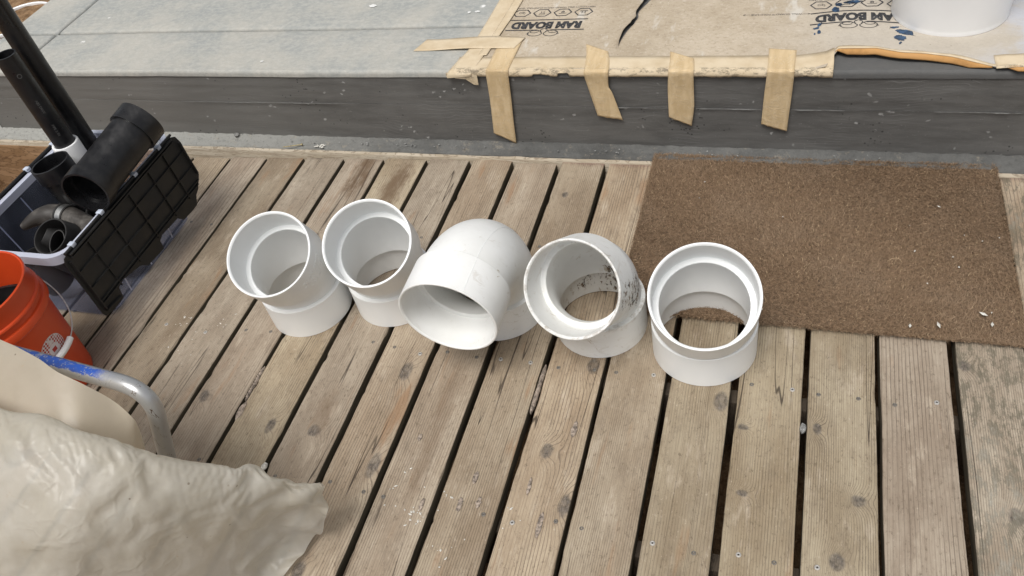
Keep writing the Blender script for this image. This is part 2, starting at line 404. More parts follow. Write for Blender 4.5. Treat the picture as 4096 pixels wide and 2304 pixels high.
def sheet_mat(name, c1, c2, alpha, crease=1.0):
    t = NT(name); p = t.pos()
    n = t.noise(p, 9.0, 5, 0.65); m = t.noise(p, 42.0, 5, 0.7, 1.5)
    col = t.mix(t.step(n, 0.3, 0.7), c1, c2)
    col = t.mix(t.step(m, 0.62, 0.74, 0.0, 0.35), col, (0.66, 0.50, 0.30))
    dots = t.math('MULTIPLY', t.step(t.vor(p, 30.0), 0.05, 0.09, 1, 0), t.step(t.noise(p, 6, 2), 0.58, 0.62))
    col = t.mix(t.math('MULTIPLY', dots, 0.7), col, (0.20, 0.13, 0.07))
    t.done(col, 0.33, spec=0.5)
    wp = t.vmath('ADD', p, t.vmath('MULTIPLY', t.noise(p, 11.0, 3, color=True), (0.09, 0.09, 0.09)))
    e1_ = t.step(t.vor(wp, 8.0, 'DISTANCE_TO_EDGE'), 0.0, 0.12, 1.0, 0.0); e2_ = t.step(t.vor(wp, 24.0, 'DISTANCE_TO_EDGE'), 0.0, 0.16, 1.0, 0.0)
    cz = t.math('MULTIPLY', t.math('ADD', e1_, t.math('MULTIPLY', e2_, 0.5)), t.step(t.noise(p, 5.0, 2), 0.40, 0.62))
    t.bump(t.math('ADD', t.math('MULTIPLY', cz, crease), t.math('MULTIPLY', n, 0.2)), 0.34, 0.0035)
    tl = t.n("BsdfTranslucent", {"Color": col}).outputs[0]
    a = t.n("MixShader", {0: 0.5}); t.t.links.new(t.b.outputs[0], a.inputs[1]); t.t.links.new(tl, a.inputs[2])
    tr = t.n("BsdfTransparent", {"Color": (0.97, 0.95, 0.90)}).outputs[0]
    mx = t.n("MixShader", {0: alpha}); t.t.links.new(tr, mx.inputs[1]); t.t.links.new(a.outputs[0], mx.inputs[2])
    t.t.links.new(mx.outputs[0], t.out.inputs["Surface"])
    return t.m
M['sheet'] = sheet_mat("wrinkled_cloudy_polythene", (0.715, 0.68, 0.59), (0.80, 0.775, 0.705), 0.84)
M['sheet_back'] = sheet_mat("smooth_cream_polythene", (0.64, 0.57, 0.45), (0.70, 0.63, 0.51), 0.97, 0.15)

def tube_mat():
    t = NT("worn_blue_and_silver_paint"); co = t.coord(); p = t.pos()
    nrm = t.n("SeparateXYZ", {0: t.n("NewGeometry").outputs["Normal"]}).outputs[2]
    ps = t.n("SeparateXYZ", {0: p})
    n = t.noise(t.vmath('MULTIPLY', p, (1, 1, 1)), 30.0, 5, 0.7)
    f = t.noise(p, 120.0, 4, 0.75)
    # blue coat survives on the side that faces up, on the bar only
    m = t.math('ADD', nrm, t.math('MULTIPLY', t.math('SUBTRACT', n, 0.5), 1.5))
    m = t.step(m, 0.74, 0.86)
    m = t.math('MULTIPLY', m, t.step(ps.outputs[2], 0.438, 0.456))
    m = t.math('MULTIPLY', m, t.step(f, 0.54, 0.64, 1.0, 0.15))
    m = t.math('MULTIPLY', m, t.step(t.math('ADD', ps.outputs[0], t.math('MULTIPLY', n, 0.10)), -1.13, -1.19, 0.0, 1.0))
    col = t.mix(m, t.mix(n, (0.40, 0.41, 0.42), (0.54, 0.54, 0.535)), (0.018, 0.085, 0.42))
    scr = t.math('MULTIPLY', t.step(t.math('ABSOLUTE', t.math('SUBTRACT', t.noise(t.vmath('MULTIPLY', p, (8, 8, 1)), 6.0, 3), 0.5)), 0.0, 0.010, 1, 0), t.step(n, 0.5, 0.58))
    col = t.mix(scr, col, (0.10, 0.055, 0.03))
    t.set(t.b.inputs["Metallic"], t.math('SUBTRACT', 0.55, t.math('MULTIPLY', m, 0.55)))
    return t.done(col, 0.33, spec=0.5)
M['tube'] = tube_mat()

def board_paper():
    t = NT("grey_tan_paper_board"); p = t.pos()
    n = t.noise(p, 5.0, 5, 0.65); m = t.noise(t.vmath('MULTIPLY', p, (1, 1.4, 1)), 70.0, 5, 0.8); ps = t.n("SeparateXYZ", {0: p})
    col = t.mix(t.step(n, 0.3, 0.7), (0.40, 0.33, 0.24), (0.52, 0.445, 0.345))
    col = t.mix(t.step(m, 0.48, 0.70, 0.0, 0.6), col, (0.28, 0.22, 0.155))
    col = t.mix(t.step(t.noise(p, 120.0, 3), 0.55, 0.75, 0, 0.4), col, (0.64, 0.58, 0.49))
    # pale paint haze towards the right
    px = t.math('ADD', ps.outputs[0], t.math('MULTIPLY', n, 0.35))
    col = t.mix(t.step(px, 0.0, 0.5, 0.0, 0.50), col, (0.50, 0.48, 0.44))
    col = t.mix(t.math('MULTIPLY', t.step(px, 0.60, 0.80, 0.0, 1.0), t.step(n, 0.4, 0.55)), col, (0.47, 0.48, 0.515))
    wh = t.step(t.noise(t.vmath('MULTIPLY', p, (9, 3, 1)), 1.7, 4, 0.6), 0.60, 0.72, 0.0, 0.6)
    col = t.mix(wh, col, (0.64, 0.62, 0.57))
    fl = t.math('MULTIPLY', t.step(t.vor(t.vmath('MULTIPLY', p, (1, 1.8, 1)), 48.0), 0.08, 0.14, 1, 0), t.step(t.noise(p, 12, 2), 0.55, 0.6))
    col = t.mix(t.math('MULTIPLY', fl, 0.7), col, (0.16, 0.115, 0.07))
    t.bump(t.math('ADD', m, n), 0.45, 0.003)
    return t.done(col, 0.88, spec=0.2)
M['paper'] = board_paper()

def tape_mat(name, c, k=1.0):
    t = NT(name); p = t.pos()
    n = t.noise(t.vmath('MULTIPLY', p, (6, 1, 2)), 9.0, 4, 0.6); f = t.noise(p, 150.0, 3, 0.7)
    col = t.mix(t.step(n, 0.3, 0.7), tuple(v * 0.88 for v in c), tuple(min(1, v * 1.08) for v in c))
    col = t.mix(t.step(f, 0.55, 0.75, 0.0, 0.25), col, tuple(v * 0.65 for v in c))
    return t
def tape1():
    t = NT("tan_crepe_tape"); p = t.pos()
    n = t.noise(t.vmath('MULTIPLY', p, (6, 1, 2)), 9.0, 4, 0.6); f = t.noise(p, 150.0, 3, 0.7)
    cr = t.noise(t.vmath('MULTIPLY', p, (1.0, 0.6, 1.8)), 26.0, 3, 0.6, 1.2)
    col = t.mix(t.step(n, 0.3, 0.7), (0.62, 0.465, 0.265), (0.74, 0.58, 0.36))
    ln = t.step(t.math('ABSOLUTE', t.math('SUBTRACT', cr, 0.5)), 0.0, 0.03, 1.0, 0.0)
    col = t.mix(t.math('MULTIPLY', ln, 0.35), col, (0.80, 0.68, 0.48))
    t.bump(t.math('ADD', t.math('MULTIPLY', ln, 0.8), t.math('ADD', n, t.math('MULTIPLY', f, 0.3))), 0.45, 0.002)
    t.done(col, 0.55, spec=0.35)
    tr = t.n("BsdfTransparent", {"Color": (1.0, 0.86, 0.62)}).outputs[0]
    mx = t.n("MixShader", {0: 0.84}); t.t.links.new(tr, mx.inputs[1]); t.t.links.new(t.b.outputs[0], mx.inputs[2])
    t.t.links.new(mx.outputs[0], t.out.inputs["Surface"])
    return t.m
def tape2():
    t = NT("pale_aged_tape"); p = t.pos()
    n = t.noise(p, 16.0, 4, 0.6); f = t.noise(p, 90.0, 5, 0.8); ps = t.n("SeparateXYZ", {0: p})
    col = t.mix(t.step(n, 0.3, 0.7), (0.55, 0.44, 0.29), (0.65, 0.545, 0.39))
    col = t.mix(t.step(f, 0.58, 0.74, 0.0, 0.35), col, (0.42, 0.32, 0.20))
    # worn dirty line where it folds over the slab edge
    ed = t.step(t.math('ABSOLUTE', t.math('SUBTRACT', ps.outputs[1], 1.614)), 0.004, 0.016, 1.0, 0.0)
    ed = t.math('MULTIPLY', ed, t.step(t.noise(t.vmath('MULTIPLY', p, (0.6, 1, 1)), 55.0, 6, 0.8), 0.47, 0.58))
    col = t.mix(t.math('MULTIPLY', ed, 0.85), col, (0.20, 0.165, 0.12))
    t.bump(t.math('ADD', n, t.math('MULTIPLY', f, 0.4)), 0.3, 0.002)
    return t.done(col, 0.65, spec=0.3)
M['tape'] = tape1()
M['tape_pale'] = tape2()
M['ink'] = plain("black_print_ink", (0.045, 0.045, 0.048), 0.7, var=0.4, scale=120, bump=0)
M['ink_faint'] = plain("faint_print_ink", (0.17, 0.15, 0.13), 0.8, var=0.4, scale=120, bump=0)
M['blue_paint'] = plain("dried_blue_paint", (0.028, 0.068, 0.135), 0.5, var=0.45, scale=60, bump=0.2)
M['kraft'] = dusty("orange_brown_torn_kraft", (0.50, 0.27, 0.095), (0.25, 0.125, 0.045), 0.8)

def coir():
    t = NT("coir_fibre")
    r = t.n("NewGeometry").outputs["Random Per Island"]
    p = t.pos(); n = t.noise(p, 5.0, 4, 0.6)
    col = t.mix(r, (0.200, 0.132, 0.080), (0.315, 0.218, 0.140))
    col = t.mix(t.step(r, 0.955, 0.985), col, (0.56, 0.42, 0.26))
    col = t.mix(t.step(n, 0.42, 0.68, 0.0, 0.40), col, (0.33, 0.245, 0.17))
    return t.done(col, 0.85, spec=0.15)
M['coir'] = coir()
M['coir_base'] = plain("mat_backing", (0.17, 0.11, 0.065), 0.95, var=0.3, scale=150)

# ---------------------------------------------------------------- mesh helpers
class MB:
    def __init__(s): s.v = []; s.f = []; s.uv = None
    def add(s, vs, fs):
        o = len(s.v); s.v += [tuple(v) for v in vs]; s.f += [tuple(i + o for i in f) for f in fs]
    def box(s, a, b):
        x0, y0, z0 = a; x1, y1, z1 = b
        s.add([(x0, y0, z0), (x1, y0, z0), (x1, y1, z0), (x0, y1, z0), (x0, y0, z1), (x1, y0, z1), (x1, y1, z1), (x0, y1, z1)],
              [(3, 2, 1, 0), (4, 5, 6, 7), (0, 1, 5, 4), (1, 2, 6, 5), (2, 3, 7, 6), (3, 0, 4, 7)])
    def rings(s, rings, closed_u=True, cap0=False, cap1=False, loop=False):
        n = len(rings[0]); vs = [p for r in rings for p in r]; fs = []
        m = len(rings)
        for i in range(m if loop else m - 1):
            a = i * n; b = ((i + 1) % m) * n
            for j in range(n if closed_u else n - 1):
                k = (j + 1) % n
                fs.append((a + j, a + k, b + k, b + j))
        if cap0: fs.append(tuple(range(n))[::-1])
        if cap1: fs.append(tuple((m - 1) * n + j for j in range(n)))
        s.add(vs, fs)
    def grid(s, P):
        s.rings(P, closed_u=False)
    def build(s, name, mat, parent=None, smooth=True, bevel=0.0, solid=0.0, angle=40, weld=False):
        me = bpy.data.meshes.new(name)
        me.from_pydata(s.v, [], s.f)
        if bevel > 0 or weld:
            bm = bmesh.new(); bm.from_mesh(me)
            bmesh.ops.remove_doubles(bm, verts=bm.verts, dist=1e-6)
            if bevel > 0:
                ed = [e for e in bm.edges if len(e.link_faces) == 2 and e.calc_face_angle(0) > R(35)]
                bmesh.ops.bevel(bm, geom=ed, offset=bevel, segments=2, affect='EDGES', profile=0.5)
            bm.to_mesh(me); bm.free()
        me.update()
        if smooth:
            me.polygons.foreach_set("use_smooth", [True] * len(me.polygons))
            try: me.set_sharp_from_angle(angle=R(angle))
            except Exception: pass
        if isinstance(mat, str): mat = M[mat]
        me.materials.append(mat)
        o = bpy.data.objects.new(name, me); COL.objects.link(o)
        if parent is not None: o.parent = parent
        if solid > 0:
            md = o.modifiers.new("thickness", 'SOLIDIFY'); md.thickness = solid; md.offset = 1
        return o

def empty(name, loc=(0, 0, 0)):
    o = bpy.data.objects.new(name, None); COL.objects.link(o); o.location = loc; o.empty_display_size = 0.05
    return o
def tag(o, label=None, cat=None, group=None, kind=None):
    if label: o["label"] = label
    if cat: o["category"] = cat
    if group: o["group"] = group
    if kind: o["kind"] = kind
    return o

def frames(path):
    P = [Vector(p) for p in path]; T = []
    for i in range(len(P)):
        a = P[max(0, i - 1)]; b = P[min(len(P) - 1, i + 1)]
        T.append((b - a).normalized())
    up = Vector((0, 0, 1)) if abs(T[0].z) < 0.9 else Vector((1, 0, 0))
    u = T[0].cross(up).normalized(); out = []
    for i, t in enumerate(T):
        u = (u - t * u.dot(t)).normalized(); out.append((P[i], u, t.cross(u)))
    return out
def tube_rings(path, radii, n=24):
    fr = frames(path)
    if not hasattr(radii, '__len__'): radii = [radii] * len(path)
    return [[p + (u * math.cos(2 * math.pi * j / n) + w * math.sin(2 * math.pi * j / n)) * r for j in range(n)] for (p, u, w), r in zip(fr, radii)]
def tube(path, radii, n=24, caps=True):
    m = MB(); m.rings(tube_rings(path, radii, n), cap0=caps, cap1=caps); return m
def lathe(profile, n=64, c=(0, 0, 0), closed=False):
    """profile of (r, z); revolves about z"""
    m = MB()
    m.rings([[(c[0] + r * math.cos(2 * math.pi * j / n), c[1] + r * math.sin(2 * math.pi * j / n), c[2] + z) for j in range(n)] for r, z in profile], loop=closed)
    return m
def smooth_path(pts, k=8):
    P = [Vector(p) for p in pts]; out = []
    for i in range(len(P) - 1):
        a = P[max(i - 1, 0)]; b = P[i]; c = P[i + 1]; d = P[min(i + 2, len(P) - 1)]
        for j in range(k):
            t = j / k
            out.append(0.5 * ((2 * b) + (c - a) * t + (2 * a - 5 * b + 4 * c - d) * t * t + (3 * b - a - 3 * c + d) * t ** 3))
    out.append(P[-1]); return out
def fillet(A, V, B, T, n=12):
    """A-V-B with the corner at V rounded, tangent length T"""
    A, V, B = Vector(A), Vector(V), Vector(B)
    p = V + (A - V).normalized() * T; q = V + (B - V).normalized() * T
    out = [A]
    for i in range(n + 1):
        t = i / n
        out.append((1 - t) ** 2 * p + 2 * t * (1 - t) * V + t * t * q)
    out.append(B); return out
def nz(x, y, z=0.0): return mnoise.noise(Vector((x, y, z)))

# ================================================================= setting
# ---- soil under and beside the deck
g = MB(); N = 70; X0, X1, Y0, Y1 = -9.0, 6.0, -6.0, 9.0
def soil_z(x, y):
    z = -0.42 + 0.03 * nz(x * 3, y * 3)
    m = math.exp(-(((x + 3.42) / 0.34) ** 2 + ((y - 1.30) / 0.42) ** 2))
    z += m * 0.62 * (1 + 0.25 * nz(x * 6, y * 6, 4)) + m * 0.08 * nz(x * 17, y * 17, 2)
    if x < -3.05: z += 0.12 * min(1, (-3.05 - x) / 0.3)
    return z
xs = np.unique(np.concatenate([np.linspace(X0, X1, 40), np.linspace(-4.3, -2.2, 90)]))
ys = np.unique(np.concatenate([np.linspace(Y0, Y1, 40), np.linspace(0.6, 3.4, 100)]))
g.grid([[(x, y, soil_z(x, y)) for x in xs] for y in ys])
tag(g.build("ground", 'soil'), kind='structure')

# ---- concrete slab: board-formed riser in two lifts, tooled panels on top
YF, H = 1.614, 0.283
slab = tag(empty("concrete_slab", (0, YF, 0)), kind='structure')
slab.matrix_world = Matrix.Translation((0, 0, 0))
def face_lift(name, z0, z1, dy, seed):
    m = MB(); NX = 220; rows = []
    zs = np.linspace(z0, z1, 14)
    for z in zs:
        rows.append([(x, YF + 0.003 + dy - 0.0016 * nz(x * 2.0, z * 40, seed) - 0.0012 * nz(x * 9, z * 90, seed), z) for x in np.linspace(-3.0, 2.2, NX)])
    m.grid(rows)
    # top, bottom and back close the lift
    b = YF + 1.9
    m.add([(-3.0, YF + 0.003 + dy, z1), (2.2, YF + 0.003 + dy, z1), (2.2, b, z1), (-3.0, b, z1)], [(0, 1, 2, 3)])
    m.add([(-3.0, YF + dy, z0), (-3.0, b, z0), (-3.0, b, z1), (-3.0, YF + dy, z1)], [(0, 1, 2, 3)])
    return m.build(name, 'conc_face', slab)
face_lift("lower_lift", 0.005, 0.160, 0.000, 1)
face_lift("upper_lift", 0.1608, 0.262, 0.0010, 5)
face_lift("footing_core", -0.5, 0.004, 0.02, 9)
# crumbly pale mortar along the form seam
rr = random.Random(3)
for (xa, xb) in ((-2.05, -1.42), (-0.52, -0.34), (-0.26, -0.08), (0.01, 0.14), (0.36, 0.9)):
    m = MB(); n = 160; top = []; bot = []
    xs_ = np.linspace(xa, xb, n)
    for i, x in enumerate(xs_):
        e = math.sin(math.pi * i / (n - 1)) ** 0.35
        w = (0.0050 * nz(x * 17, 1.0, xa) + 0.0040 * nz(x * 60, 2) + 0.0020) * e
        top.append((x, YF - 0.0015, 0.1625)); bot.append((x, YF - 0.0015, 0.1625 - max(0.0001, w)))
    m.grid([bot, top])
    m.build("mortar_seam", 'mortar', slab, solid=0.001)
# tooled top panels
def panel(x0, x1, y0, y1):
    m = MB(); nx = max(4, int((x1 - x0) / 0.05)); ny = max(4, int((y1 - y0) / 0.05))
    e = 0.011
    prof = [(0.0, -0.021), (0.0, -0.010), (0.0018, -0.0045), (0.0052, -0.0014), (0.0105, 0.0)]
    def zz(x, y): return H + 0.0022 * nz(x * 1.6, y * 1.6) + 0.0008 * nz(x * 11, y * 11)
    rings = []
    for ins, dz in prof:
        a, b, c, d = x0 + ins, x1 - ins, y0 + ins, y1 - ins
        ring = [(a + (b - a) * i / nx, c) for i in range(nx)] + [(b, c + (d - c) * i / ny) for i in range(ny)] + \
               [(b - (b - a) * i / nx, d) for i in range(nx)] + [(a, d - (d - c) * i / ny) for i in range(ny)]
        rings.append([(x, y + (0.0012 * nz(x * 22, 3, y) if y < 1.63 else 0), zz(x, y) + dz) for x, y in ring])
    m.rings(rings)
    a, b, c, d = x0 + e - 0.0005, x1 - e + 0.0005, y0 + e - 0.0005, y1 - e + 0.0005
    m.grid([[(a + (b - a) * i / nx, c + (d - c) * j / ny, zz(a + (b - a) * i / nx, c + (d - c) * j / ny)) for i in range(nx + 1)] for j in range(ny + 1)])
    return m.build("panel", 'conc_top', slab, weld=True, angle=60)
for (xa, xb) in ((-3.005, -2.7495), (-2.7385, -0.30), (-0.289, 2.2)):
    panel(xa, xb, YF, 1.8765); panel(xa, xb, 1.8875, 3.5)

# white paint spots on the bare concrete
def spot(cx, cy, rx, ry, seed, n=30):
    out_ = []
    for i in range(n):
        a = 2 * math.pi * i / n; k = 1 + 0.5 * nz(math.cos(a) * 2 + seed, math.sin(a) * 2, seed)
        out_.append((cx + rx * k * math.cos(a), cy + ry * k * math.sin(a), H + 0.0026 + 0.0022 * nz(cx * 1.6, cy * 1.6)))
    return out_
for i, (x, y, rx, ry) in enumerate(((-1.016, 1.969, .010, .006), (-1.045, 1.965, .006, .006), (-1.43, 2.03, .014, .010), (-1.695, 1.672, .006, .004))):
    m = MB(); m.add(spot(x, y, rx, ry, i * 3.1), [tuple(range(30))]); m.build("paint_spot", plain("white_paint_spot", (0.74, 0.74, 0.72), 0.6, var=0.05), slab, smooth=False)

# ---- rough footing lip in front of the riser
m = MB(); rows = []
prof = [(1.655, 0.024), (1.616, 0.023), (1.604, 0.020), (1.596, 0.013), (1.590, 0.011), (1.573, 0.012), (1.564, 0.006), (1.5605, -0.03), (1.562, -0.12)]
xs_ = np.linspace(-3.4, 2.2, 620)
for k, (y, z) in enumerate(prof):
    rows.append([(x, y + (0.0028 * nz(x * 7, k, 3) + 0.0045 * max(0, nz(x * 19, k * 0.3, 8)) * (1 if k > 4 else 0.3)),
                  z + 0.0045 * nz(x * 31, k * 3.1, 1) * (1 if 0 < k < 7 else 0.3) + 0.0018 * nz(x * 90, k * 5)) for x in xs_])
m.grid(rows[::-1])
m.build("footing_lip", 'conc_ledge', slab, angle=60)

# ---- timber deck
deck = tag(empty("deck"), kind='structure')
XG0, PITCH = -1.1189, 0.150
DK = [0.0032, 0.0008, -0.0027, 0.0006, -0.0002, 0.0032, 0.0034, -0.0021, -0.0031, -0.0031, -0.0037, -0.0032, -0.0018, 0.0005, 0.0014, 0.0067]
gapx = {k - 5: XG0 + (k - 5) * PITCH + DK[k] for k in range(16)}
for k in (-7, -6): gapx[k] = XG0 + k * PITCH
for k in range(11, 14): gapx[k] = XG0 + k * PITCH + 0.008
GW = {-7: .012, -6: .009, -5: .011, -4: .012, -3: .013, -2: .014, -1: .014, 0: .015, 1: .016, 2: .016, 3: .016, 4: .016, 5: .011, 6: .015, 7: .017, 8: .013, 9: .010, 10: .017, 11: .012, 12: .012, 13: .012}
def end_y(x): return 1.5875 + 0.0375 * (x + 0.0) + 0.0 if x > -2.3 else 1.5
def board(k):
    xl = gapx[k] + GW[k] / 2; xr = gapx[k + 1] - GW[k + 1] / 2
    xc = (xl + xr) / 2; w = (xr - xl) / 2
    ye = min(1.588, end_y(xc)) - 0.006 * abs(nz(k * 3.3, 0.5)) - (0.012 if k == 2 else 0)
    y0 = -1.0
    L = ye - y0; ny = 240; m = MB(); rr = random.Random(k * 17 + 3)
    chips = [(rr.uniform(0.0, 1.5), rr.choice((-1, 1)), rr.uniform(0.006, 0.03), rr.uniform(0.0015, 0.0055)) for _ in range(7)]
    dzb = rr.uniform(-0.0008, 0.0008); cup = rr.uniform(-0.0012, 0.0008)
    rings = []
    for i in range(ny + 1):
        y = y0 + L * i / ny
        el = 0.0016 * nz(y * 5, k * 3.1, 1) + 0.0007 * nz(y * 26, k, 2)
        er = 0.0016 * nz(y * 5, k * 5.7, 7) + 0.0007 * nz(y * 26, k, 9)
        cl = cr = 0.0
        for (cy, sd_, ln, dp) in chips:
            q = dp * math.exp(-((y - cy) / ln) ** 4)
            if sd_ < 0: cl += q
            else: cr += q
        l = -w + el; r = w + er
        b = 0.0017 + 0.0008 * nz(y * 9, k, 4)
        if i == ny: pass
        sec = [(l, -0.038), (l, -b * 1.6 - cl), (l + b * 0.35 + cl * .4, -b * 0.55 - cl * .5), (l + b * 1.2 + cl, -b * 0.12), (l + b * 2.6 + cl, 0.0)]
        for q in (0.28, 0.5, 0.72):
            sec.append((l + (r - l) * q, 0.0))
        sec += [(r - b * 2.6 - cr, 0.0), (r - b * 1.2 - cr, -b * 0.12), (r - b * 0.35 - cr * .4, -b * 0.55 - cr * .5), (r, -b * 1.6 - cr), (r, -0.038)]
        ring = []
        for (x, z) in sec:
            zz = z + (dzb + cup * (x / w) ** 2 + 0.0006 * nz(x * 20, y * 3, k) if z > -0.03 else 0)
            yy = y
            if i == ny: yy = y + 0.004 * nz(x * 55, k * 2.2, 6) + 0.002 * nz(x * 160, k)
            if i == ny and z > -0.03: zz -= 0.0025
            ring.append((x, yy, zz - 0.0015))
        rings.append(ring)
    m.rings(rings, cap0=True, cap1=True)
    kn = [q for q in KNOTS if gapx[k] - 0.012 < q[0] < gapx[k + 1] + 0.012]
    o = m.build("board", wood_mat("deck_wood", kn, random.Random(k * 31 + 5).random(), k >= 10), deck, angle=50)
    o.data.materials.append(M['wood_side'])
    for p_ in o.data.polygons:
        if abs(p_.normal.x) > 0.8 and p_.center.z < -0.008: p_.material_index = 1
    o.location.x = xc
    return o
BOARDS = {}
for k in range(-7, 13):
    BOARDS[k] = board(k)
for yj in (-0.45, -0.05, 0.352, 0.765, 1.17):
    m = MB(); m.box((-2.17, yj - 0.019, -0.22), (0.95, yj + 0.019, -0.043)); m.build("joist", 'joist', deck, bevel=0.003)
# ledger strip behind the board ends and the plywood riser left of the deck
m = MB(); rows = []
for (y, z) in ((1.5985, -0.20), (1.5985, 0.000), (1.600, 0.003), (1.625, 0.003)):
    pass
xs_ = np.linspace(-3.3, 0.95, 150)
def ly(x): return min(1.594, 1.552 + 0.006 * nz(x * 2, 5) * 0.3)
m.grid([[(x, ly(x) + dy, z + 0.001 * nz(x * 8, 4)) for x in xs_] for dy, z in ((0.0, -0.24), (0.0, 0.0015), (0.002, 0.0035), (0.014, 0.0035), (0.014, -0.1))])
m.build("ledger_strip", 'ledger', deck, angle=50)
m = MB(); m.box((-3.3, 1.545, -0.40), (-2.185, 1.550, -0.012)); m.build("riser_panel", 'plywood', deck, bevel=0.001)

# screws set into the boards (parts of their board)
def screw_mesh():
    m = lathe([(0.0, 0.0006), (0.0012, 0.0006), (0.0013, 0.0016), (0.0040, 0.0019), (0.0049, 0.0012), (0.0052, -0.001)], 14)
    me = bpy.data.meshes.new("screw"); me.from_pydata(m.v, [], m.f); me.materials.append(M['screw'])
    me.polygons.foreach_set("use_smooth", [True] * len(me.polygons)); return me
sme = screw_mesh()
rsm = lathe([(0.0, 0.0009), (0.0019, 0.0012), (0.002, 0.0005)], 4)
rme = bpy.data.meshes.new("screw_recess"); rme.from_pydata(rsm.v, [], rsm.f); rme.materials.append(M['dark'])
SC = [(-0.489, 0.34), (-0.194, 0.349), (-0.027, 0.356), (-0.257, 0.768), (0.054, 0.771), (0.118, 0.358), (0.348, 0.78), (-0.854, 0.752), (-0.638, 0.764), (-0.56, 0.764), (-1.649, 0.753), (-1.508, 0.741)]
for (x, y) in SC:
    k = max(q for q in range(-7, 13) if gapx[q] < x); b = BOARDS[k]
    o = bpy.data.objects.new("screw", sme); COL.objects.link(o); o.parent = b; o.location = (x - b.location.x, y, -0.0011)
    o.scale = (1.1, 1.1, 1.0)
    o2 = bpy.data.objects.new("screw_recess", rme); COL.objects.link(o2); o2.parent = o; o2.location = (0, 0, 0.0008)
# dull older screws in pairs over the joists
M['old_screw'] = plain("dull_old_screw", (0.17, 0.155, 0.135), 0.6, 0.2, var=0.2, scale=300)
ome = sme.copy(); ome.materials.clear(); ome.materials.append(M['old_screw'])
rs_ = random.Random(5)
for k in range(-6, 10):
    b = BOARDS[k]
    for yj in (0.352, 0.765, 1.17):
        for sx in (-0.042, 0.040):
            x = b.location.x + sx + rs_.uniform(-.008, .008); y = yj + rs_.uniform(-.009, .009)
            if any(abs(x - q[0]) < 0.045 and abs(y - q[1]) < 0.05 for q in SC) or rs_.random() < 0.25: continue
            o = bpy.data.objects.new("screw", ome); COL.objects.link(o); o.parent = b; o.location = (x - b.location.x, y, -0.0022)
# gouges with splintered edges in the boards
def gouge(x, y, l, w, seed):
    k = max(q for q in range(-7, 13) if gapx[q] < x); b = BOARDS[k]
    m = MB(); n = 12; rows = []
    for j in range(n + 1):
        t = -1 + 2 * j / n; ww = w * math.sqrt(max(0.02, 1 - t * t)) * (1 + 0.5 * nz(j * 1.3, seed))
        rows.append([(x - b.location.x + ww * s + 0.002 * nz(j, seed, 2), y + t * l, -0.0006 + 0.0012 * abs(nz(j * 2.1, s * 3, seed))) for s in (-1, -0.4, 0.3, 1)])
    m.grid(rows); m.build("gouge", 'bark', b, solid=0.0006)
for i, (x, y, l, w) in enumerate(((-0.43, 0.345, .030, .006), (-0.615, 0.36, .017, .006), (-0.575, 0.372, .014, .006), (-0.60, 0.43, .016, .006), (-0.70, 0.345, .015, .005), (-0.475, 0.43, .022, .004), (-0.41, 0.59, .022, .007), (-0.765, 0.51, .010, .005))):
    gouge(x, y, l, w, i * 7.7)
# ================================================================= white pvc elbows
def elbow(name, X, Y, phi, a, beta, r, mat_hub, mat_bend, mat_low=None, L=0.098, wall=0.0068, lip=0.0140):
    phi, beta = R(phi), R(beta)
    u = Vector((math.sin(beta) * math.cos(phi), math.sin(beta) * math.sin(phi), math.cos(beta)))
    V = Vector((0, 0, a)); tip = V + u * a
    root = empty(name, (X, Y, -0.0018))
    ri = r - wall; rb = ri - lip; ro = rb + 0.0105
    # hub profile (rho, s): s runs from the mouth inwards
    hub = [(r - 0.0012, 0.0), (r, 0.0012), (r, L - 0.0014), (r - 0.0010, L), (ro + 0.0004, L + 0.0014), (ro - 0.004, L + 0.0018),
           (rb + 0.0006, L - 0.006), (rb + 0.0006, L - 0.0125), (rb + 0.0016, L - 0.0135), (ri - 0.0012, L - 0.0135), (ri - 0.0004, L - 0.015), (ri, 0.004), (ri + 0.0022, 0.0008), (ri + 0.003, 0.0)]
    n = 96
    def ring_hub(origin, axis):
        q = axis.to_track_quat('Z', 'Y').to_matrix()
        m = MB()
        m.rings([[origin + q @ Vector((rho * math.cos(2 * math.pi * j / n), rho * math.sin(2 * math.pi * j / n), s)) for j in range(n)] for rho, s in hub], loop=True)
        return m
    ring_hub(Vector((0, 0, 0.0005)), Vector((0, 0, 1))).build("lower_hub", mat_low or mat_hub, root, angle=28)
    up = ring_hub(tip, -u).build("upper_hub", mat_hub, root, angle=28)
    # bend
    T = a - L - 0.001; Rb = T / math.tan(beta / 2)
    path = [Vector((0, 0, L - 0.012))]
    h = Vector((math.cos(phi), math.sin(phi), 0)); nb = max(10, int(math.degrees(beta) / 3))
    C = Vector((0, 0, L + 0.001)) + h * Rb
    path.append(Vector((0, 0, L - 0.004)))
    for i in range(nb + 1):
        t = beta * i / nb
        path.append(C + (-h * math.cos(t) + Vector((0, 0, 1)) * math.sin(t)) * Rb)
    path.append(tip - u * (L - 0.004)); path.append(tip - u * (L - 0.012))
    m = MB()
    o_r = tube_rings(path, ro, n); i_r = tube_rings(path, rb, n)
    m.rings(o_r + i_r[::-1], loop=True)
    m.build("bend", mat_bend, root, angle=50)
    return root, tip, u, up

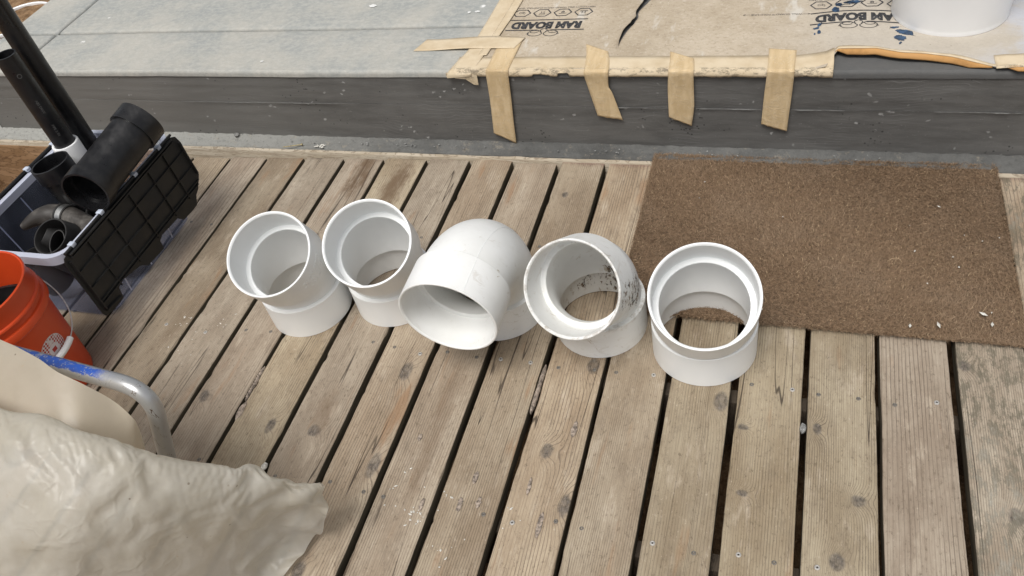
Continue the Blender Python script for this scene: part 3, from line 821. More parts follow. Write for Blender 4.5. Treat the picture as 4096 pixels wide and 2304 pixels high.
ELB = "white PVC elbows in a row on the deck"
e1, t1, u1, up1 = elbow("pipe_elbow", -1.228, 0.874, 279, 0.1465, 28.8, 0.1138, 'pvc', 'pvc')
tag(e1, "clean white PVC elbow with raised lettering, nearest the black storage crate", "pipe elbow", ELB)
e2, t2, u2, up2 = elbow("pipe_elbow", -0.990, 0.941, 287, 0.148, 31.0, 0.1143, 'pvc', 'pvc')
tag(e2, "clean white PVC elbow leaning between the lettered elbow and the right-angle elbow", "pipe elbow", ELB)
putty = pvc_tar('putty_marked_pvc', [(0.100, -0.160, 0.305, 0.032), (0.088, -0.152, 0.322, 0.020)], 55.0, (0.54, 0.64), brown=True)
e3, t3, u3, up3 = elbow("pipe_elbow", -0.684, 0.936, 268, 0.260, 93.0, 0.1175, putty, putty, 'pvc_used', L=0.103)
tag(e3, "large right-angle white PVC elbow with its mouth turned sideways, middle of the row", "pipe elbow", ELB)
tarA = pvc_tar("tar_smeared_pvc_hub", [(0.108, -0.110, 0.235, 0.075), (0.104, -0.070, 0.205, 0.065)], 75.0, (0.52, 0.58), rim=((math.sin(R(55)) * math.cos(R(262.5)), math.sin(R(55)) * math.sin(R(262.5)), math.cos(R(55))), 0.168 * (1 + math.cos(R(55)))))
tarB = pvc_tar("tar_smeared_pvc_base", [(0.02, 0.112, 0.055, 0.085), (-0.06, 0.095, 0.06, 0.06), (0.075, 0.085, 0.06, 0.05)], 60.0, (0.49, 0.60), rim=((0.0, 0.0, 1.0), 0.098))
tarC = pvc_tar("tar_smeared_pvc_bend", [(0.10, -0.03, 0.16, 0.08), (0.02, 0.11, 0.115, 0.06)], 70.0, (0.50, 0.56))
e4, t4, u4, up4 = elbow("pipe_elbow", -0.411, 0.914, 262.5, 0.168, 55.0, 0.1145, tarA, tarC, tarB, L=0.098)
tag(e4, "dirty white PVC elbow smeared with black residue beside the doormat corner", "pipe elbow", ELB)
e5, t5, u5, up5 = elbow("pipe_elbow", -0.152, 0.873, 277.3, 0.128, 27.5, 0.1215, 'pvc', 'pvc', L=0.096)
tag(e5, "clean upright white PVC elbow standing against the edge of the doormat", "pipe elbow", ELB)

# mould seam over the crest of the right-angle elbow
def crest(s_off):
    ph = R(268); h = Vector((math.cos(ph), math.sin(ph), 0)); side = Vector((-h.y, h.x, 0)); be_ = R(93.0); L_ = 0.103; a_ = 0.260
    T_ = a_ - L_ - 0.001; Rb_ = T_ / math.tan(be_ / 2); ro_ = 0.1175 - 0.0068 - 0.0140 + 0.0105
    C0 = Vector((0, 0, L_ + 0.001)) + h * Rb_; pts = []
    for i in range(25):
        t_ = be_ * (0.15 + 0.85 * i / 24); rad = (-h * math.cos(t_) + Vector((0, 0, 1)) * math.sin(t_))
        cen = C0 + rad * Rb_
        pts.append(cen + (rad * math.cos(s_off) + side * math.sin(s_off)) * (ro_ + 0.0001))
    rad = (-h * math.cos(be_) + Vector((0, 0, 1)) * math.sin(be_))
    hubp = [t3 - u3 * s_ + (rad * math.cos(s_off) + side * math.sin(s_off)) * 0.1176 for s_ in np.linspace(0.096, 0.006, 6)]
    return pts, hubp
for q_ in crest(0.55):
    tube(q_, 0.0007, 6).build("mould_seam", 'pvc_used', e3)

# ---- text helper
def text_mesh(body, size=1.0, bold=0.0, shear=0.0, align='CENTER', extrude=0.0, spacing=1.0):
    cu = bpy.data.curves.new("t", 'FONT'); cu.body = body; cu.size = size; cu.offset = bold; cu.shear = shear
    cu.align_x = align; cu.align_y = 'CENTER'; cu.extrude = extrude; cu.space_character = spacing; cu.resolution_u = 3
    o = bpy.data.objects.new("t", cu); COL.objects.link(o)
    dg = bpy.context.evaluated_depsgraph_get(); dg.update()
    me = bpy.data.meshes.new_from_object(o.evaluated_get(dg))
    v = [tuple(q.co) for q in me.vertices]; f = [tuple(p.vertices) for p in me.polygons]
    bpy.data.objects.remove(o); bpy.data.curves.remove(cu); bpy.data.meshes.remove(me)
    return v, f

def wrap_text(root, tip, u, r, lines, ang0, s0, size, mat):
    """letters raised on the outside of an upper hub; s measured from the mouth"""
    q = (-u).to_track_quat('Z', 'Y').to_matrix(); m = MB()
    for i, body in enumerate(lines):
        v, f = text_mesh(body, size, 0.0004, 0, 'CENTER', 0.0005, 1.15)
        vs = []
        for (x, y, z) in v:
            a = ang0 - x / r
            rho = r + 0.0002 + z
            vs.append(tip + q @ Vector((rho * math.cos(a), rho * math.sin(a), s0 + i * size * 1.25 - y)))
        m.add(vs, f)
    return m.build("raised_lettering", mat, root, smooth=False)
q1 = (-u1).to_track_quat('Z', 'Y').to_matrix()
want = Vector((0.90, -0.30, 0.2)); loc = q1.transposed() @ want
wrap_text(e1, t1, u1, 0.1138, ["CHARLOTTE", "MADE IN USA", "NSF-DWV"], math.atan2(loc.y, loc.x), 0.040, 0.0145, 'pvc')
# ================================================================= coir doormat
mat_o = tag(empty("doormat", (0.075, 1.27, 0.0)), "rectangular brown coir doormat lying on the deck against the step", "doormat")
mx0, mx1, my0, my1 = -0.455, 0.462, -0.318, 0.318     # local
m = MB(); m.box((mx0 + 0.006, my0 + 0.006, 0.0015), (mx1 - 0.006, my1 - 0.006, 0.009)); m.build("backing", 'coir_base', mat_o, bevel=0.002)
NF = 150000
px = rng.uniform(mx0, mx1, NF); py = rng.uniform(my0, my1, NF)
edge = np.concatenate([np.arange(14000)])
side = rng.integers(0, 4, 14000)
px[edge] = np.where(side == 0, mx0 + rng.uniform(-.002, .006, 14000), np.where(side == 1, mx1 - rng.uniform(-.002, .006, 14000), px[edge]))
py[edge] = np.where(side == 2, my0 + rng.uniform(-.002, .006, 14000), np.where(side == 3, my1 - rng.uniform(-.002, .006, 14000), py[edge]))
cl = 0.5 + 0.5 * np.sin(px * 23 + 3 * np.sin(py * 17)) * np.sin(py * 19 + 2 * np.sin(px * 13))
ln = rng.uniform(0.007, 0.014, NF); ln[rng.random(NF) < 0.02] *= 2.0
az = rng.uniform(0, 2 * np.pi, NF); lean = rng.uniform(0.25, 1.15, NF)
dx, dy = np.cos(az) * np.sin(lean), np.sin(az) * np.sin(lean)
dx += 0.20 * np.sin(px * 9) ; dy += 0.25 * np.cos(py * 8 + px * 5) - 0.1
dz = np.cos(lean)
base = np.stack([px, py, np.full(NF, 0.006) + 0.002 * cl], 1)
dirv = np.stack([dx, dy, dz], 1)
mid = base + dirv * (ln * 0.5)[:, None] + np.array([0, 0, 0.0012])
curl = rng.normal(0, 0.35, (NF, 3)); curl[:, 2] -= 0.35
end = base + (dirv + 0.6 * curl) * ln[:, None]
end[:, 2] = np.maximum(end[:, 2], 0.003)
wv = np.stack([-dy, dx, rng.normal(0, .3, NF)], 1); wv /= np.linalg.norm(wv, axis=1)[:, None] + 1e-9
wd = rng.uniform(0.00028, 0.00060, NF)[:, None]
V_ = np.stack([base - wv * wd, base + wv * wd, mid + wv * wd, mid - wv * wd, end], 1).reshape(-1, 3)
me = bpy.data.meshes.new("pile"); me.vertices.add(len(V_)); me.vertices.foreach_set("co", V_.astype(np.float32).ravel())
i0 = np.arange(NF) * 5
quads = np.stack([i0, i0 + 1, i0 + 2, i0 + 3], 1); tris = np.stack([i0 + 3, i0 + 2, i0 + 4], 1)
lv = np.concatenate([quads.ravel(), tris.ravel()])
me.loops.add(len(lv)); me.loops.foreach_set("vertex_index", lv.astype(np.int32))
me.polygons.add(2 * NF)
me.polygons.foreach_set("loop_start", np.concatenate([np.arange(NF) * 4, NF * 4 + np.arange(NF) * 3]).astype(np.int32))
me.polygons.foreach_set("loop_total", np.concatenate([np.full(NF, 4), np.full(NF, 3)]).astype(np.int32))
me.update(calc_edges=True); me.validate(); me.materials.append(M['coir'])
pile = bpy.data.objects.new("pile", me); COL.objects.link(pile); pile.parent = mat_o; tag(pile, kind='stuff')

# ================================================================= paper board, tape and print on the slab
ZB = H + 0.0045
brd = tag(empty("paper_floor_board", (0, 1.9, ZB)), "printed grey tan paper floor board taped over the concrete slab, with a tear", "floor board")
brd.location = (0, 0, 0)
def tear_x(y):
    pts = [(1.70, -0.498), (1.736, -0.498), (1.771, -0.499), (1.813, -0.493), (1.893, -0.470), (1.931, -0.475), (2.015, -0.45), (2.12, -0.42), (2.25, -0.40), (3.2, -0.39)]
    return float(np.interp(y, [p[0] for p in pts], [p[1] for p in pts])) + (0.004 * nz(y * 60, 2) if y > 1.74 else 0)
def tear_w(y): return float(np.interp(y, [1.736, 1.76, 1.82, 1.88, 1.91, 1.95, 2.02, 2.2, 3.2], [0.0, 0.004, 0.012, 0.010, 0.006, 0.010, 0.020, 0.03, 0.04]))
def front_y(x):
    y = 1.618
    if x > 0.085: y = float(np.interp(x, [0.085, 0.104, 0.201, 0.261, 0.321, 0.378, 0.466, 0.52, 2.0], [1.645, 1.690, 1.686, 1.668, 1.665, 1.655, 1.622, 1.618, 1.618]))
    return y
def lift(x, y):
    """the loose right-hand edge stands up off the concrete"""
    d = y - front_y(x)
    k = float(np.interp(x, [0.05, 0.11, 0.2, 0.3, 0.40, 0.48, 0.52, 0.7, 2], [0, 0.015, 0.018, 0.015, 0.010, 0.003, 0.008, 0.009, 0.008]))
    return k * math.exp(-(max(0, d) / 0.075) ** 2)
def bz(x, y):
    z = ZB + 0.0012 * nz(x * 3, y * 3) + 0.0005 * nz(x * 14, y * 14) + lift(x, y)
    if y > 1.73:
        d = x - tear_x(y); w = tear_w(y)
        z += (0.010 if d < 0 else 0.004) * math.exp(-(d / 0.03) ** 2) * min(1, w / 0.01)
    return z
m = MB()
ysb = np.concatenate([np.linspace(0, 0.12, 8)[:-1], np.linspace(0.12, 0.50, 26)[:-1], np.linspace(0.5, 1.55, 14)])
for side in (0, 1):
    rows = []
    nc = 26 if side == 0 else 80
    for t in ysb:
        row = []
        for i in range(nc + 1):
            s = i / nc
            if side == 0:
                x0_, x1_ = -0.955 + 0.004 * nz(t * 9, 3), None
                y = 1.618 + t
                x1_ = tear_x(y) - tear_w(y) / 2
                x = x0_ + (x1_ - x0_) * s
            else:
                xa = tear_x(1.618 + t) + tear_w(1.618 + t) / 2
                x = xa + (2.0 - xa) * (s ** 1.35)
                y = front_y(x) + t * (1.55 - (front_y(x) - 1.618)) / 1.55
            row.append((x, y, bz(x, y)))
        rows.append(row)
    m.grid(rows)
m.build("sheet", 'paper', brd, solid=0.0014, weld=True)

def flat_poly(name, pts, mat, parent, z=0.0, solid=0.0004):
    m = MB(); m.add([(x, y, bz(x, y) + 0.0015 + z) for x, y in pts], [tuple(range(len(pts)))])
    return m.build(name, mat, parent, smooth=False, solid=solid)
def strokes(name, lines, w, parent, mat='ink', zoff=0.0018):
    m = MB()
    for ln_ in lines:
        P = [Vector((x, y, 0)) for x, y in ln_]
        L_, R_ = [], []
        for i, p in enumerate(P):
            t = (P[min(i + 1, len(P) - 1)] - P[max(i - 1, 0)])
            if t.length < 1e-9: t = Vector((1, 0, 0))
            t.normalize(); nn = Vector((-t.y, t.x, 0)) * w / 2
            for lst, q in ((L_, p + nn), (R_, p - nn)):
                lst.append((q.x, q.y, bz(q.x, q.y) + zoff))
        m.grid([R_, L_])
    return m.build(name, mat, parent, smooth=False)

def board_print(cx, arch, hide_left=None):
    """upside-down print as seen from the deck: reading runs towards -x, letter tops point to -y"""
    pr = empty("printed_logo", (0, 0, 0)); pr.parent = brd
    def place(name, body, size, ox, oy, bold, sx=1.0, shear=0.0):
        v, f = text_mesh(body, size, bold, shear)
        m = MB(); vs = []
        for (x, y, z) in v:
            wx = cx - (ox + x * sx); wy = 1.871 - (oy + y) - arch(wx - cx)
            vs.append((wx, wy, bz(wx, wy) + 0.0018))
        m.add(vs, f); m.build(name, 'ink', pr, smooth=False)
    place("lettering", "RAM BOARD", 0.053, 0.0, 0.0, 0.0034, 0.75)
    xs = np.linspace(-0.128, 0.128, 40)
    def arched(o): return [(cx + x, 1.871 - o - arch(x)) for x in xs]
    strokes("rule_line", [arched(-0.031)], 0.0055, pr)
    gl = [p for p in arched(0.031)]
    strokes("rule_line", [[p for p in gl if p[0] < cx - 0.020], [p for p in gl if p[0] > cx + 0.020]], 0.0055, pr)
    # ram's head: two curled horns, face
    hy = 1.871 - 0.052 - arch(0)
    L = []
    for s in (-1, 1):
        L.append([(cx + s * (0.026 + 0.023 * math.cos(t)), hy + 0.002 - 0.017 * math.sin(t) - 0.0) for t in np.linspace(-2.6, 3.3, 24)])
        L.append([(cx + s * (0.030 + 0.013 * math.cos(t)), hy + 0.011 + 0.007 * math.sin(t)) for t in np.linspace(-3.0, 2.2, 16)])
        L.append([(cx + s * 0.044, hy + 0.001), (cx + s * 0.053, hy - 0.002)])
        L.append([(cx + s * 0.003, hy + 0.002), (cx + s * 0.009, hy + 0.010), (cx + s * 0.011, hy + 0.018), (cx + s * 0.008, hy + 0.027), (cx, hy + 0.030)])
        L.append([(cx + s * 0.003, hy + 0.024), (cx + s * 0.006, hy + 0.026)])
        L.append([(cx + s * 0.014, hy + 0.012), (cx + s * 0.020, hy + 0.020), (cx + s * 0.024, hy + 0.022)])
    strokes("ram_emblem", L, 0.0030, pr)
    labels = ["HEAVY-DUTY", "SPILL GUARD", "VAPOR-CURE", "WALL GUARD"]
    for i, lb in enumerate(labels):
        hx = cx + 0.105 - i * 0.0685; yy = 1.946 - arch(hx - cx)
        hexp = [(hx + 0.029 * math.cos(R(60 * k)), yy + 0.0205 * math.sin(R(60 * k)) * 1.15) for k in range(7)]
        strokes("hexagon", [hexp], 0.0046, pr)
        ic = {0: [[(-.012, .004), (.012, .004), (.012, .007), (-.012, .007), (-.012, .004)], [(-.006, .004), (-.004, -.003), (-.008, -.007), (.008, -.007), (.004, -.003), (.006, .004)]],
              1: [[(-.005, .004), (0, .010), (.005, .004), (.004, -.002), (-.004, -.002), (-.005, .004)], [(-.013, -.004), (-.006, -.007), (.006, -.007), (.013, -.004)], [(-.003, .002), (.003, .002)], [(-.003, .005), (.003, .005)]],
              2: [[(-.010, -.008), (.010, -.008), (.004, -.002), (-.006, -.002), (-.010, -.008)], [(-.005, 0), (-.006, .008), (-.002, .006)], [(.003, .001), (.003, .006), (.006, .008)]],
              3: [[(-.010, .002), (-.003, .008), (-.003, 0), (-.010, -.006), (-.010, .002)], [(-.003, 0), (.009, -.003), (.009, .005), (-.003, .008)]]}[i]
        strokes("icon", [[(hx - a, yy - b * -1.0) for a, b in l] for l in ic], 0.0021, pr)
        v, f = text_mesh(lb, 0.0115, 0.00025, 0.0)
        mm = MB(); vs = []
        for (x, y, z) in v:
            wx = hx - x * 0.95; wy = 1.978 - y - arch(hx - cx); vs.append((wx, wy, bz(wx, wy) + 0.0018))
        mm.add(vs, f); mm.build("caption", 'ink_faint', pr, smooth=False)
    return pr
board_print(-0.7535, lambda x: 0.0)
board_print(0.160, lambda x: -0.026 * math.cos(min(math.pi / 2, abs(x) * 9.5)) + 0.008)
v, f = text_mesh("WALL GUARD\u2122 FOLD LINE", 0.0125, 0.0002)
mm = MB(); mm.add([(-0.062 - x * 0.92, 1.905 - y, bz(-0.062 - x, 1.905 - y) + 0.0018) for x, y, z in v], f)
mm.build("fold_line_print", 'ink_faint', brd, smooth=False)
strokes("fold_line_arrow", [[(0.012, 1.905), (0.030, 1.905)], [(0.024, 1.901), (0.031, 1.905), (0.024, 1.909)], [(-0.136, 1.905), (-0.156, 1.905)], [(-0.150, 1.901), (-0.157, 1.905), (-0.150, 1.909)]], 0.0014, brd)

# dried blue paint on the board
def blob(cx, cy, rx, ry, rot, seed, n=46):
    pts = []
    for i in range(n):
        a = 2 * math.pi * i / n
        k = 1 + 0.38 * nz(math.cos(a) * 1.6 + seed, math.sin(a) * 1.6, seed) + 0.30 * nz(math.cos(a) * 5 + seed, math.sin(a) * 5, 3)
        x, y = rx * k * math.cos(a), ry * k * math.sin(a)
        pts.append((cx + x * math.cos(rot) - y * math.sin(rot), cy + x * math.sin(rot) + y * math.cos(rot)))
    return pts
for i, bl in enumerate(((0.277, 1.795, 0.030, 0.014, -0.5, 1), (0.262, 1.762, 0.018, 0.022, 0.3, 2), (0.262, 1.728, 0.004, 0.012, -0.3, 3), (0.252, 1.822, 0.014, 0.006, 0.2, 9),
                        (0.108, 1.955, 0.014, 0.010, 0.4, 4), (0.145, 1.968, 0.030, 0.010, 0.1, 5), (0.100, 1.925, 0.012, 0.018, 0.2, 6), (0.058, 1.842, 0.006, 0.014, -0.4, 7), (0.050, 1.822, 0.011, 0.006, 0.4, 11), (0.057, 1.802, 0.006, 0.012, 0, 12), (0.046, 1.792, 0.003, 0.006, 0, 13))):
    bl = (bl[0], bl[1], bl[2] * 0.8, bl[3] * 0.8, bl[4], bl[5])
    flat_poly("blue_paint_mark", blob(*bl), 'blue_paint', brd, 0.0006)

# ---- tape
def ribbon(name, L_, R_, mat, parent=None, k=6, across=6, ridge=0.0, seed=0, thick=0.0005):
    A = smooth_path(L_, k); B = smooth_path(R_, k); P = []
    for i, (a, b) in enumerate(zip(A, B)):
        row = []
        for j in range(across + 1):
            t = j / across; p = a.lerp(b, t)
            n_ = ridge * nz(i * 0.35, j * 0.9, seed)
            tear = 0.0045 * nz(j * 1.7, seed, 3) + 0.003 * nz(j * 5.1, seed, 7) if i == len(A) - 1 else 0.0
            row.append((p.x, p.y - abs(n_) * 0.8, p.z + abs(n_) * 0.5 + (tear if p.z < 0.25 else 0.0)))
        P.append(row)
    m = MB(); m.grid(P)
    return m.build(name, mat, parent, solid=thick)
ZT = ZB + 0.0032
def over_edge(x0, x1, ytop0, ytop1, zl):
    """left or right border of a strip that runs from the board over the slab edge and down"""
    return None
def strip(label, xl_top, xr_top, yl, yr, face_l, face_r, seed, mat='tape', sag=None):
    Lp = [(xl_top, yl, ZT), (xl_top + (face_l[0][0] - xl_top) * .6, (yl + 1.63) / 2, ZT + .0005), (face_l[0][0], 1.625, ZT), (face_l[0][0], 1.6115, ZT - 0.001), (face_l[0][0], 1.6045, ZT - 0.010)]
    Rp = [(xr_top, yr, ZT), (xr_top + (face_r[0][0] - xr_top) * .6, (yr + 1.63) / 2, ZT + .0005), (face_r[0][0], 1.625, ZT), (face_r[0][0], 1.6115, ZT - 0.001), (face_r[0][0], 1.6045, ZT - 0.010)]
    Lp += [(x, 1.6085 + (0.0 if i else 0) - 0.0015, z) for i, (x, z) in enumerate(face_l[1:])]
    Rp += [(x, 1.607, z) for x, z in face_r[1:]]
    o = ribbon("tape_strip", Lp, Rp, mat, None, 8, 8, 0.0026, seed)
    tag(o, label, "tape", "tape strips holding the board down over the step")
strip("longest tan tape strip over the step, reaching lowest, leftmost of four", -0.879, -0.806, 1.79, 1.789,
      [(-0.877, .28), (-0.883, .19), (-0.889, .12), (-0.895, .062)], [(-0.806, .28), (-0.813, .19), (-0.820, .11), (-0.8255, .024)], 2.0)
strip("creased slanting tan tape strip on the step, second from the left", -0.599, -0.524, 1.752, 1.709,
      [(-0.576, .278), (-0.573, .256), (-0.563, .205), (-0.549, .135)], [(-0.504, .278), (-0.507, .238), (-0.497, .212), (-0.474, .121)], 5.0)
strip("short straight tan tape strip with diagonal crease, third from the left", -0.342, -0.271, 1.707, 1.669,
      [(-0.334, .278), (-0.337, .23), (-0.337, .18), (-0.337, .135)], [(-0.264, .278), (-0.264, .23), (-0.264, .17), (-0.272, .105)], 9.0)
strip("tan tape strip hanging on the dark riser below the blue paint, rightmost", -0.071, 0.002, 1.719, 1.709,
      [(-0.069, .278), (-0.073, .22), (-0.075, .17), (-0.077, .116)], [(0.001, .278), (-0.001, .21), (-0.004, .15), (-0.006, .093)], 13.0)
# pale tape along the front edge, folded over the slab edge with a torn lower border
m = MB(); rows = []
nxs = np.linspace(-0.985, 0.098, 170)
def torn(x): return 0.270 + 0.004 * nz(x * 16, 1) + 0.0025 * nz(x * 50, 2) + (0.012 if -0.655 < x < -0.625 else 0) + (0.006 if -0.73 < x < -0.68 else 0)
for (kind, t) in [('t', 1.0), ('t', 0.7), ('t', 0.4), ('t', 0.15), ('e', 0), ('e', 1), ('f', 0.5), ('f', 1.0)]:
    row = []
    for x in nxs:
        yi = 1.684 + 0.002 * nz(x * 9, 4) + (0.020 * max(0, (x - 0.0) / 0.1) if x > 0 else 0)
        w = 0.0012 * nz(x * 7, t * 4, 6) + 0.0014 * max(0, nz(x * 25, 1.0, 2)) * (1 if kind != 't' else 0.4)
        if kind == 't':
            y = 1.622 + (yi - 1.622) * t; row.append((x, y, bz(x, y) + 0.0024 + abs(w) * 0.6))
        elif kind == 'e':
            row.append((x, (1.614, 1.6085)[t], (ZB + 0.0012, ZB - 0.005)[t] + w))
        else:
            zb = torn(x); row.append((x, 1.6075 - abs(w) * 0.8, (ZB - 0.005) + (zb - (ZB - 0.005)) * t))
    rows.append(row)
m.grid(rows)
tag(m.build("edge_tape", 'tape_pale', None, solid=0.0004), "long pale worn tape folded along the front edge of the slab", "tape")
# pale tape on the left border of the board (two overlapping lengths) and the short cross piece
ribbon_l = tag(ribbon("border_tape", [(-1.004, 1.600, 0.268), (-1.000, 1.609, 0.284), (-0.985, 1.66, ZT - .001), (-0.966, 1.76, ZT - .001), (-0.957, 2.05, ZT - .001), (-0.95, 2.6, ZT - .001)],
               [(-0.925, 1.604, 0.272), (-0.922, 1.609, 0.284), (-0.91, 1.66, ZT + .0006), (-0.905, 1.76, ZT + .0006), (-0.897, 2.05, ZT + .0006), (-0.89, 2.6, ZT + .0006)], 'tape_pale', None, 8, 8, 0.0010, 21),
               "pale tape running away from the step along the board's left border", "tape")
tag(ribbon("border_tape", [(-0.926, 1.69, ZT + .001), (-0.915, 1.80, ZT + .001), (-0.905, 2.05, ZT + .001), (-0.90, 2.6, ZT + .001)],
           [(-0.898, 1.69, ZT + .0015), (-0.890, 1.80, ZT + .0015), (-0.872, 2.05, ZT + .0015), (-0.868, 2.6, ZT + .0015)], 'tape_pale', None, 8, 4, 0.0006, 27),
    "narrow pale tape overlapping the inner side of the left border tape", "tape")
tag(ribbon("cross_tape", [(-1.160, 1.728, H + .003), (-1.10, 1.729, H + .003), (-0.99, 1.729, ZT + .002), (-0.90, 1.728, ZT + .0025), (-0.82, 1.727, ZT + .0025)],
           [(-1.137, 1.797, H + .003), (-1.08, 1.798, H + .003), (-0.98, 1.797, ZT + .002), (-0.90, 1.800, ZT + .0025), (-0.80, 1.790, ZT + .0025)], 'tape_pale', None, 8, 6, 0.0008, 33),
    "short pale tape piece crossing the left border onto bare concrete", "tape")
# ragged tongue of tape below the corner
m = MB(); m.add([(-1.006, 1.6060, .284), (-1.009, 1.6055, .270), (-0.994, 1.6055, .274), (-0.978, 1.6050, .264), (-0.946, 1.6050, .262), (-0.922, 1.6045, .243), (-0.908, 1.6045, .242), (-0.907, 1.6060, .284)], [(0, 1, 2, 3, 4, 5, 6, 7)])
tag(m.build("tape_tongue", 'tape_pale', None, smooth=False, solid=0.0004), "ragged torn tongue of pale tape at the board's left corner", "tape")
# lifted torn kraft edge at the right
def kraft_edge(label, xa, xb, h):
    m = MB(); rows = []
    xs_ = np.linspace(xa, xb, 60)
    for t in np.linspace(0, 1, 7):
        row = []
        for i, x in enumerate(xs_):
            e = min(1.0, i / 5, (59 - i) / 8)
            y = front_y(x); z = bz(x, y) + 0.002
            d = (h * e + 0.002) * (1 + 0.2 * nz(x * 20, 3))
            a = t * 1.5
            row.append((x, y - 0.010 * math.sin(a) * e - 0.001, z - d * (1 - math.cos(a)) * 1.0))
        rows.append(row)
    m.grid(rows[::-1])
    tag(m.build("torn_board_edge", 'kraft', None, solid=0.0012), label, "torn edge", "torn kraft edges at the loose side of the board")
kraft_edge("long curled orange brown torn edge of the paper board above the dark riser", 0.100, 0.470, 0.0105)
kraft_edge("short orange brown torn board edge at the right border of the picture", 0.500, 0.80, 0.008)
# pale tape patches on the loose edge
def top_patch(name, pts, label, z=0.0018):
    m = MB(); m.add([(x, y, bz(x, y) + z) for x, y in pts], [tuple(range(len(pts)))])
    tag(m.build(name, 'tape_pale', None, smooth=False, solid=0.0004), label, "tape")
m = MB(); rows = []
for t in (0, 0.5, 1):
    rows.append([(x, front_y(x) + 0.001 + t * (0.013 + 0.009 * nz(x * 11, 2)), bz(x, front_y(x) + t * 0.02) + 0.0025) for x in np.linspace(0.100, 0.49, 50)])
m.grid(rows); tag(m.build("loose_edge_tape", 'tape_pale', None, solid=0.0004), "thin pale tape along the lifted curled edge below the white bucket", "tape")
m = MB(); rows = []
for j, t in enumerate(np.linspace(0, 1, 6)):
    rows.append([(x, 1.612 + t * (0.066 + 0.008 * nz(x * 30, 3)), bz(x, max(front_y(x), 1.612 + t * 0.066)) + 0.0028 + 0.001 * nz(x * 30, t * 5)) for x in np.linspace(0.478, 0.60, 16)])
m.grid(rows); tag(m.build("corner_tape", 'tape_pale', None, solid=0.0004), "ragged pale tape patch at the far right of the slab edge", "tape")
# ================================================================= white bucket on the board
wbk = tag(empty("white_bucket", (0.392, 1.915, ZB + 0.002)), "white plastic bucket standing on the paper board, cut by the top border", "bucket")
wbk.location.z = bz(0.392, 1.915) + 0.002
lathe([(0.0, 0.004), (0.138, 0.004), (0.1415, 0.0), (0.1465, 0.0), (0.1475, 0.004), (0.146, 0.010), (0.1465, 0.014), (0.150, 0.16), (0.1535, 0.30), (0.160, 0.302), (0.160, 0.31), (0.1545, 0.312), (0.1555, 0.34), (0.162, 0.342), (0.162, 0.350), (0.1565, 0.352), (0.157, 0.375), (0.160, 0.379), (0.157, 0.383), (0.153, 0.380), (0.147, 0.16), (0.142, 0.010), (0.0, 0.008)], 96).build("body", 'bucket_white', wbk, angle=35)
for s in (-1, 1):
    m = lathe([(0.0, 0.0), (0.016, 0.0), (0.014, 0.006), (0.0, 0.008)], 20); o = m.build("ear", 'bucket_white', wbk); o.location = (s * 0.155, 0, 0.325); o.rotation_euler = (0, s * R(90), 0)
tube([(0.166 * math.cos(t), -0.05 * math.sin(t) - 0.115 * math.sin(t), 0.325 - 0.12 * math.sin(t) * 0.9 + 0.05 * math.sin(t)) for t in np.linspace(0, math.pi, 30)], 0.002, 8).build("bail_handle", 'steel', wbk)

# ================================================================= orange bucket
ob = tag(empty("orange_bucket", (-1.888, 0.505, 0.0)), "orange plastic bucket with white pixel print and wire handle beside the crate", "bucket")
def ob_r(z): return 0.130 + (0.1475 - 0.130) * (z / 0.29)
lathe([(0.0, 0.006), (0.122, 0.006), (0.1245, 0.0005), (0.1275, 0.0005), (0.1295, 0.004), (0.1305, 0.012), (ob_r(0.14), 0.14), (ob_r(0.262), 0.262), (0.1545, 0.264), (0.1580, 0.269), (0.1580, 0.283), (0.1555, 0.288), (0.1500, 0.290), (0.1495, 0.303),
       (0.1535, 0.305), (0.1550, 0.309), (0.1535, 0.313), (0.1490, 0.315), (0.1480, 0.352), (0.1505, 0.357), (0.1505, 0.364), (0.1475, 0.367), (0.1445, 0.364), (0.1425, 0.30), (0.137, 0.14), (0.126, 0.010), (0.0, 0.010)], 128).build("body", 'orange', ob, angle=30)
# printed patch on the side that faces the camera
az0 = 0.05
m = MB(); nu, nv = 26, 20; vs, fs, uvs = [], [], []
for j in range(nv + 1):
    for i in range(nu + 1):
        vs.append(None); uvs.append((i / nu, j / nv))
mesh_v = []
for (a, b) in uvs:
    # round patch
    X_, Y_ = 2 * a - 1, 2 * b - 1
    dx_ = X_ * math.sqrt(max(0, 1 - Y_ * Y_ / 2)); dy_ = Y_ * math.sqrt(max(0, 1 - X_ * X_ / 2))
    z = 0.165 + 0.040 * dy_; th = az0 + 0.040 * dx_ / 0.138
    r_ = ob_r(z) + 0.0009
    mesh_v.append((r_ * math.cos(th), r_ * math.sin(th), z))
fs = [(j * (nu + 1) + i, j * (nu + 1) + i + 1, (j + 1) * (nu + 1) + i + 1, (j + 1) * (nu + 1) + i) for j in range(nv) for i in range(nu)]
me = bpy.data.meshes.new("printed_patch"); me.from_pydata(mesh_v, [], fs); ul = me.uv_layers.new(name="UVMap")
for p_ in me.polygons:
    for li in p_.loop_indices:
        a, b = uvs[me.loops[li].vertex_index]
        X_, Y_ = 2 * a - 1, 2 * b - 1
        ul.data[li].uv = (0.5 + 0.5 * X_ * math.sqrt(max(0, 1 - Y_ * Y_ / 2)), 0.5 + 0.5 * Y_ * math.sqrt(max(0, 1 - X_ * X_ / 2)))
me.materials.append(M['decal']); me.polygons.foreach_set("use_smooth", [True] * len(me.polygons))
pp_ = bpy.data.objects.new("printed_patch", me); COL.objects.link(pp_); pp_.parent = ob
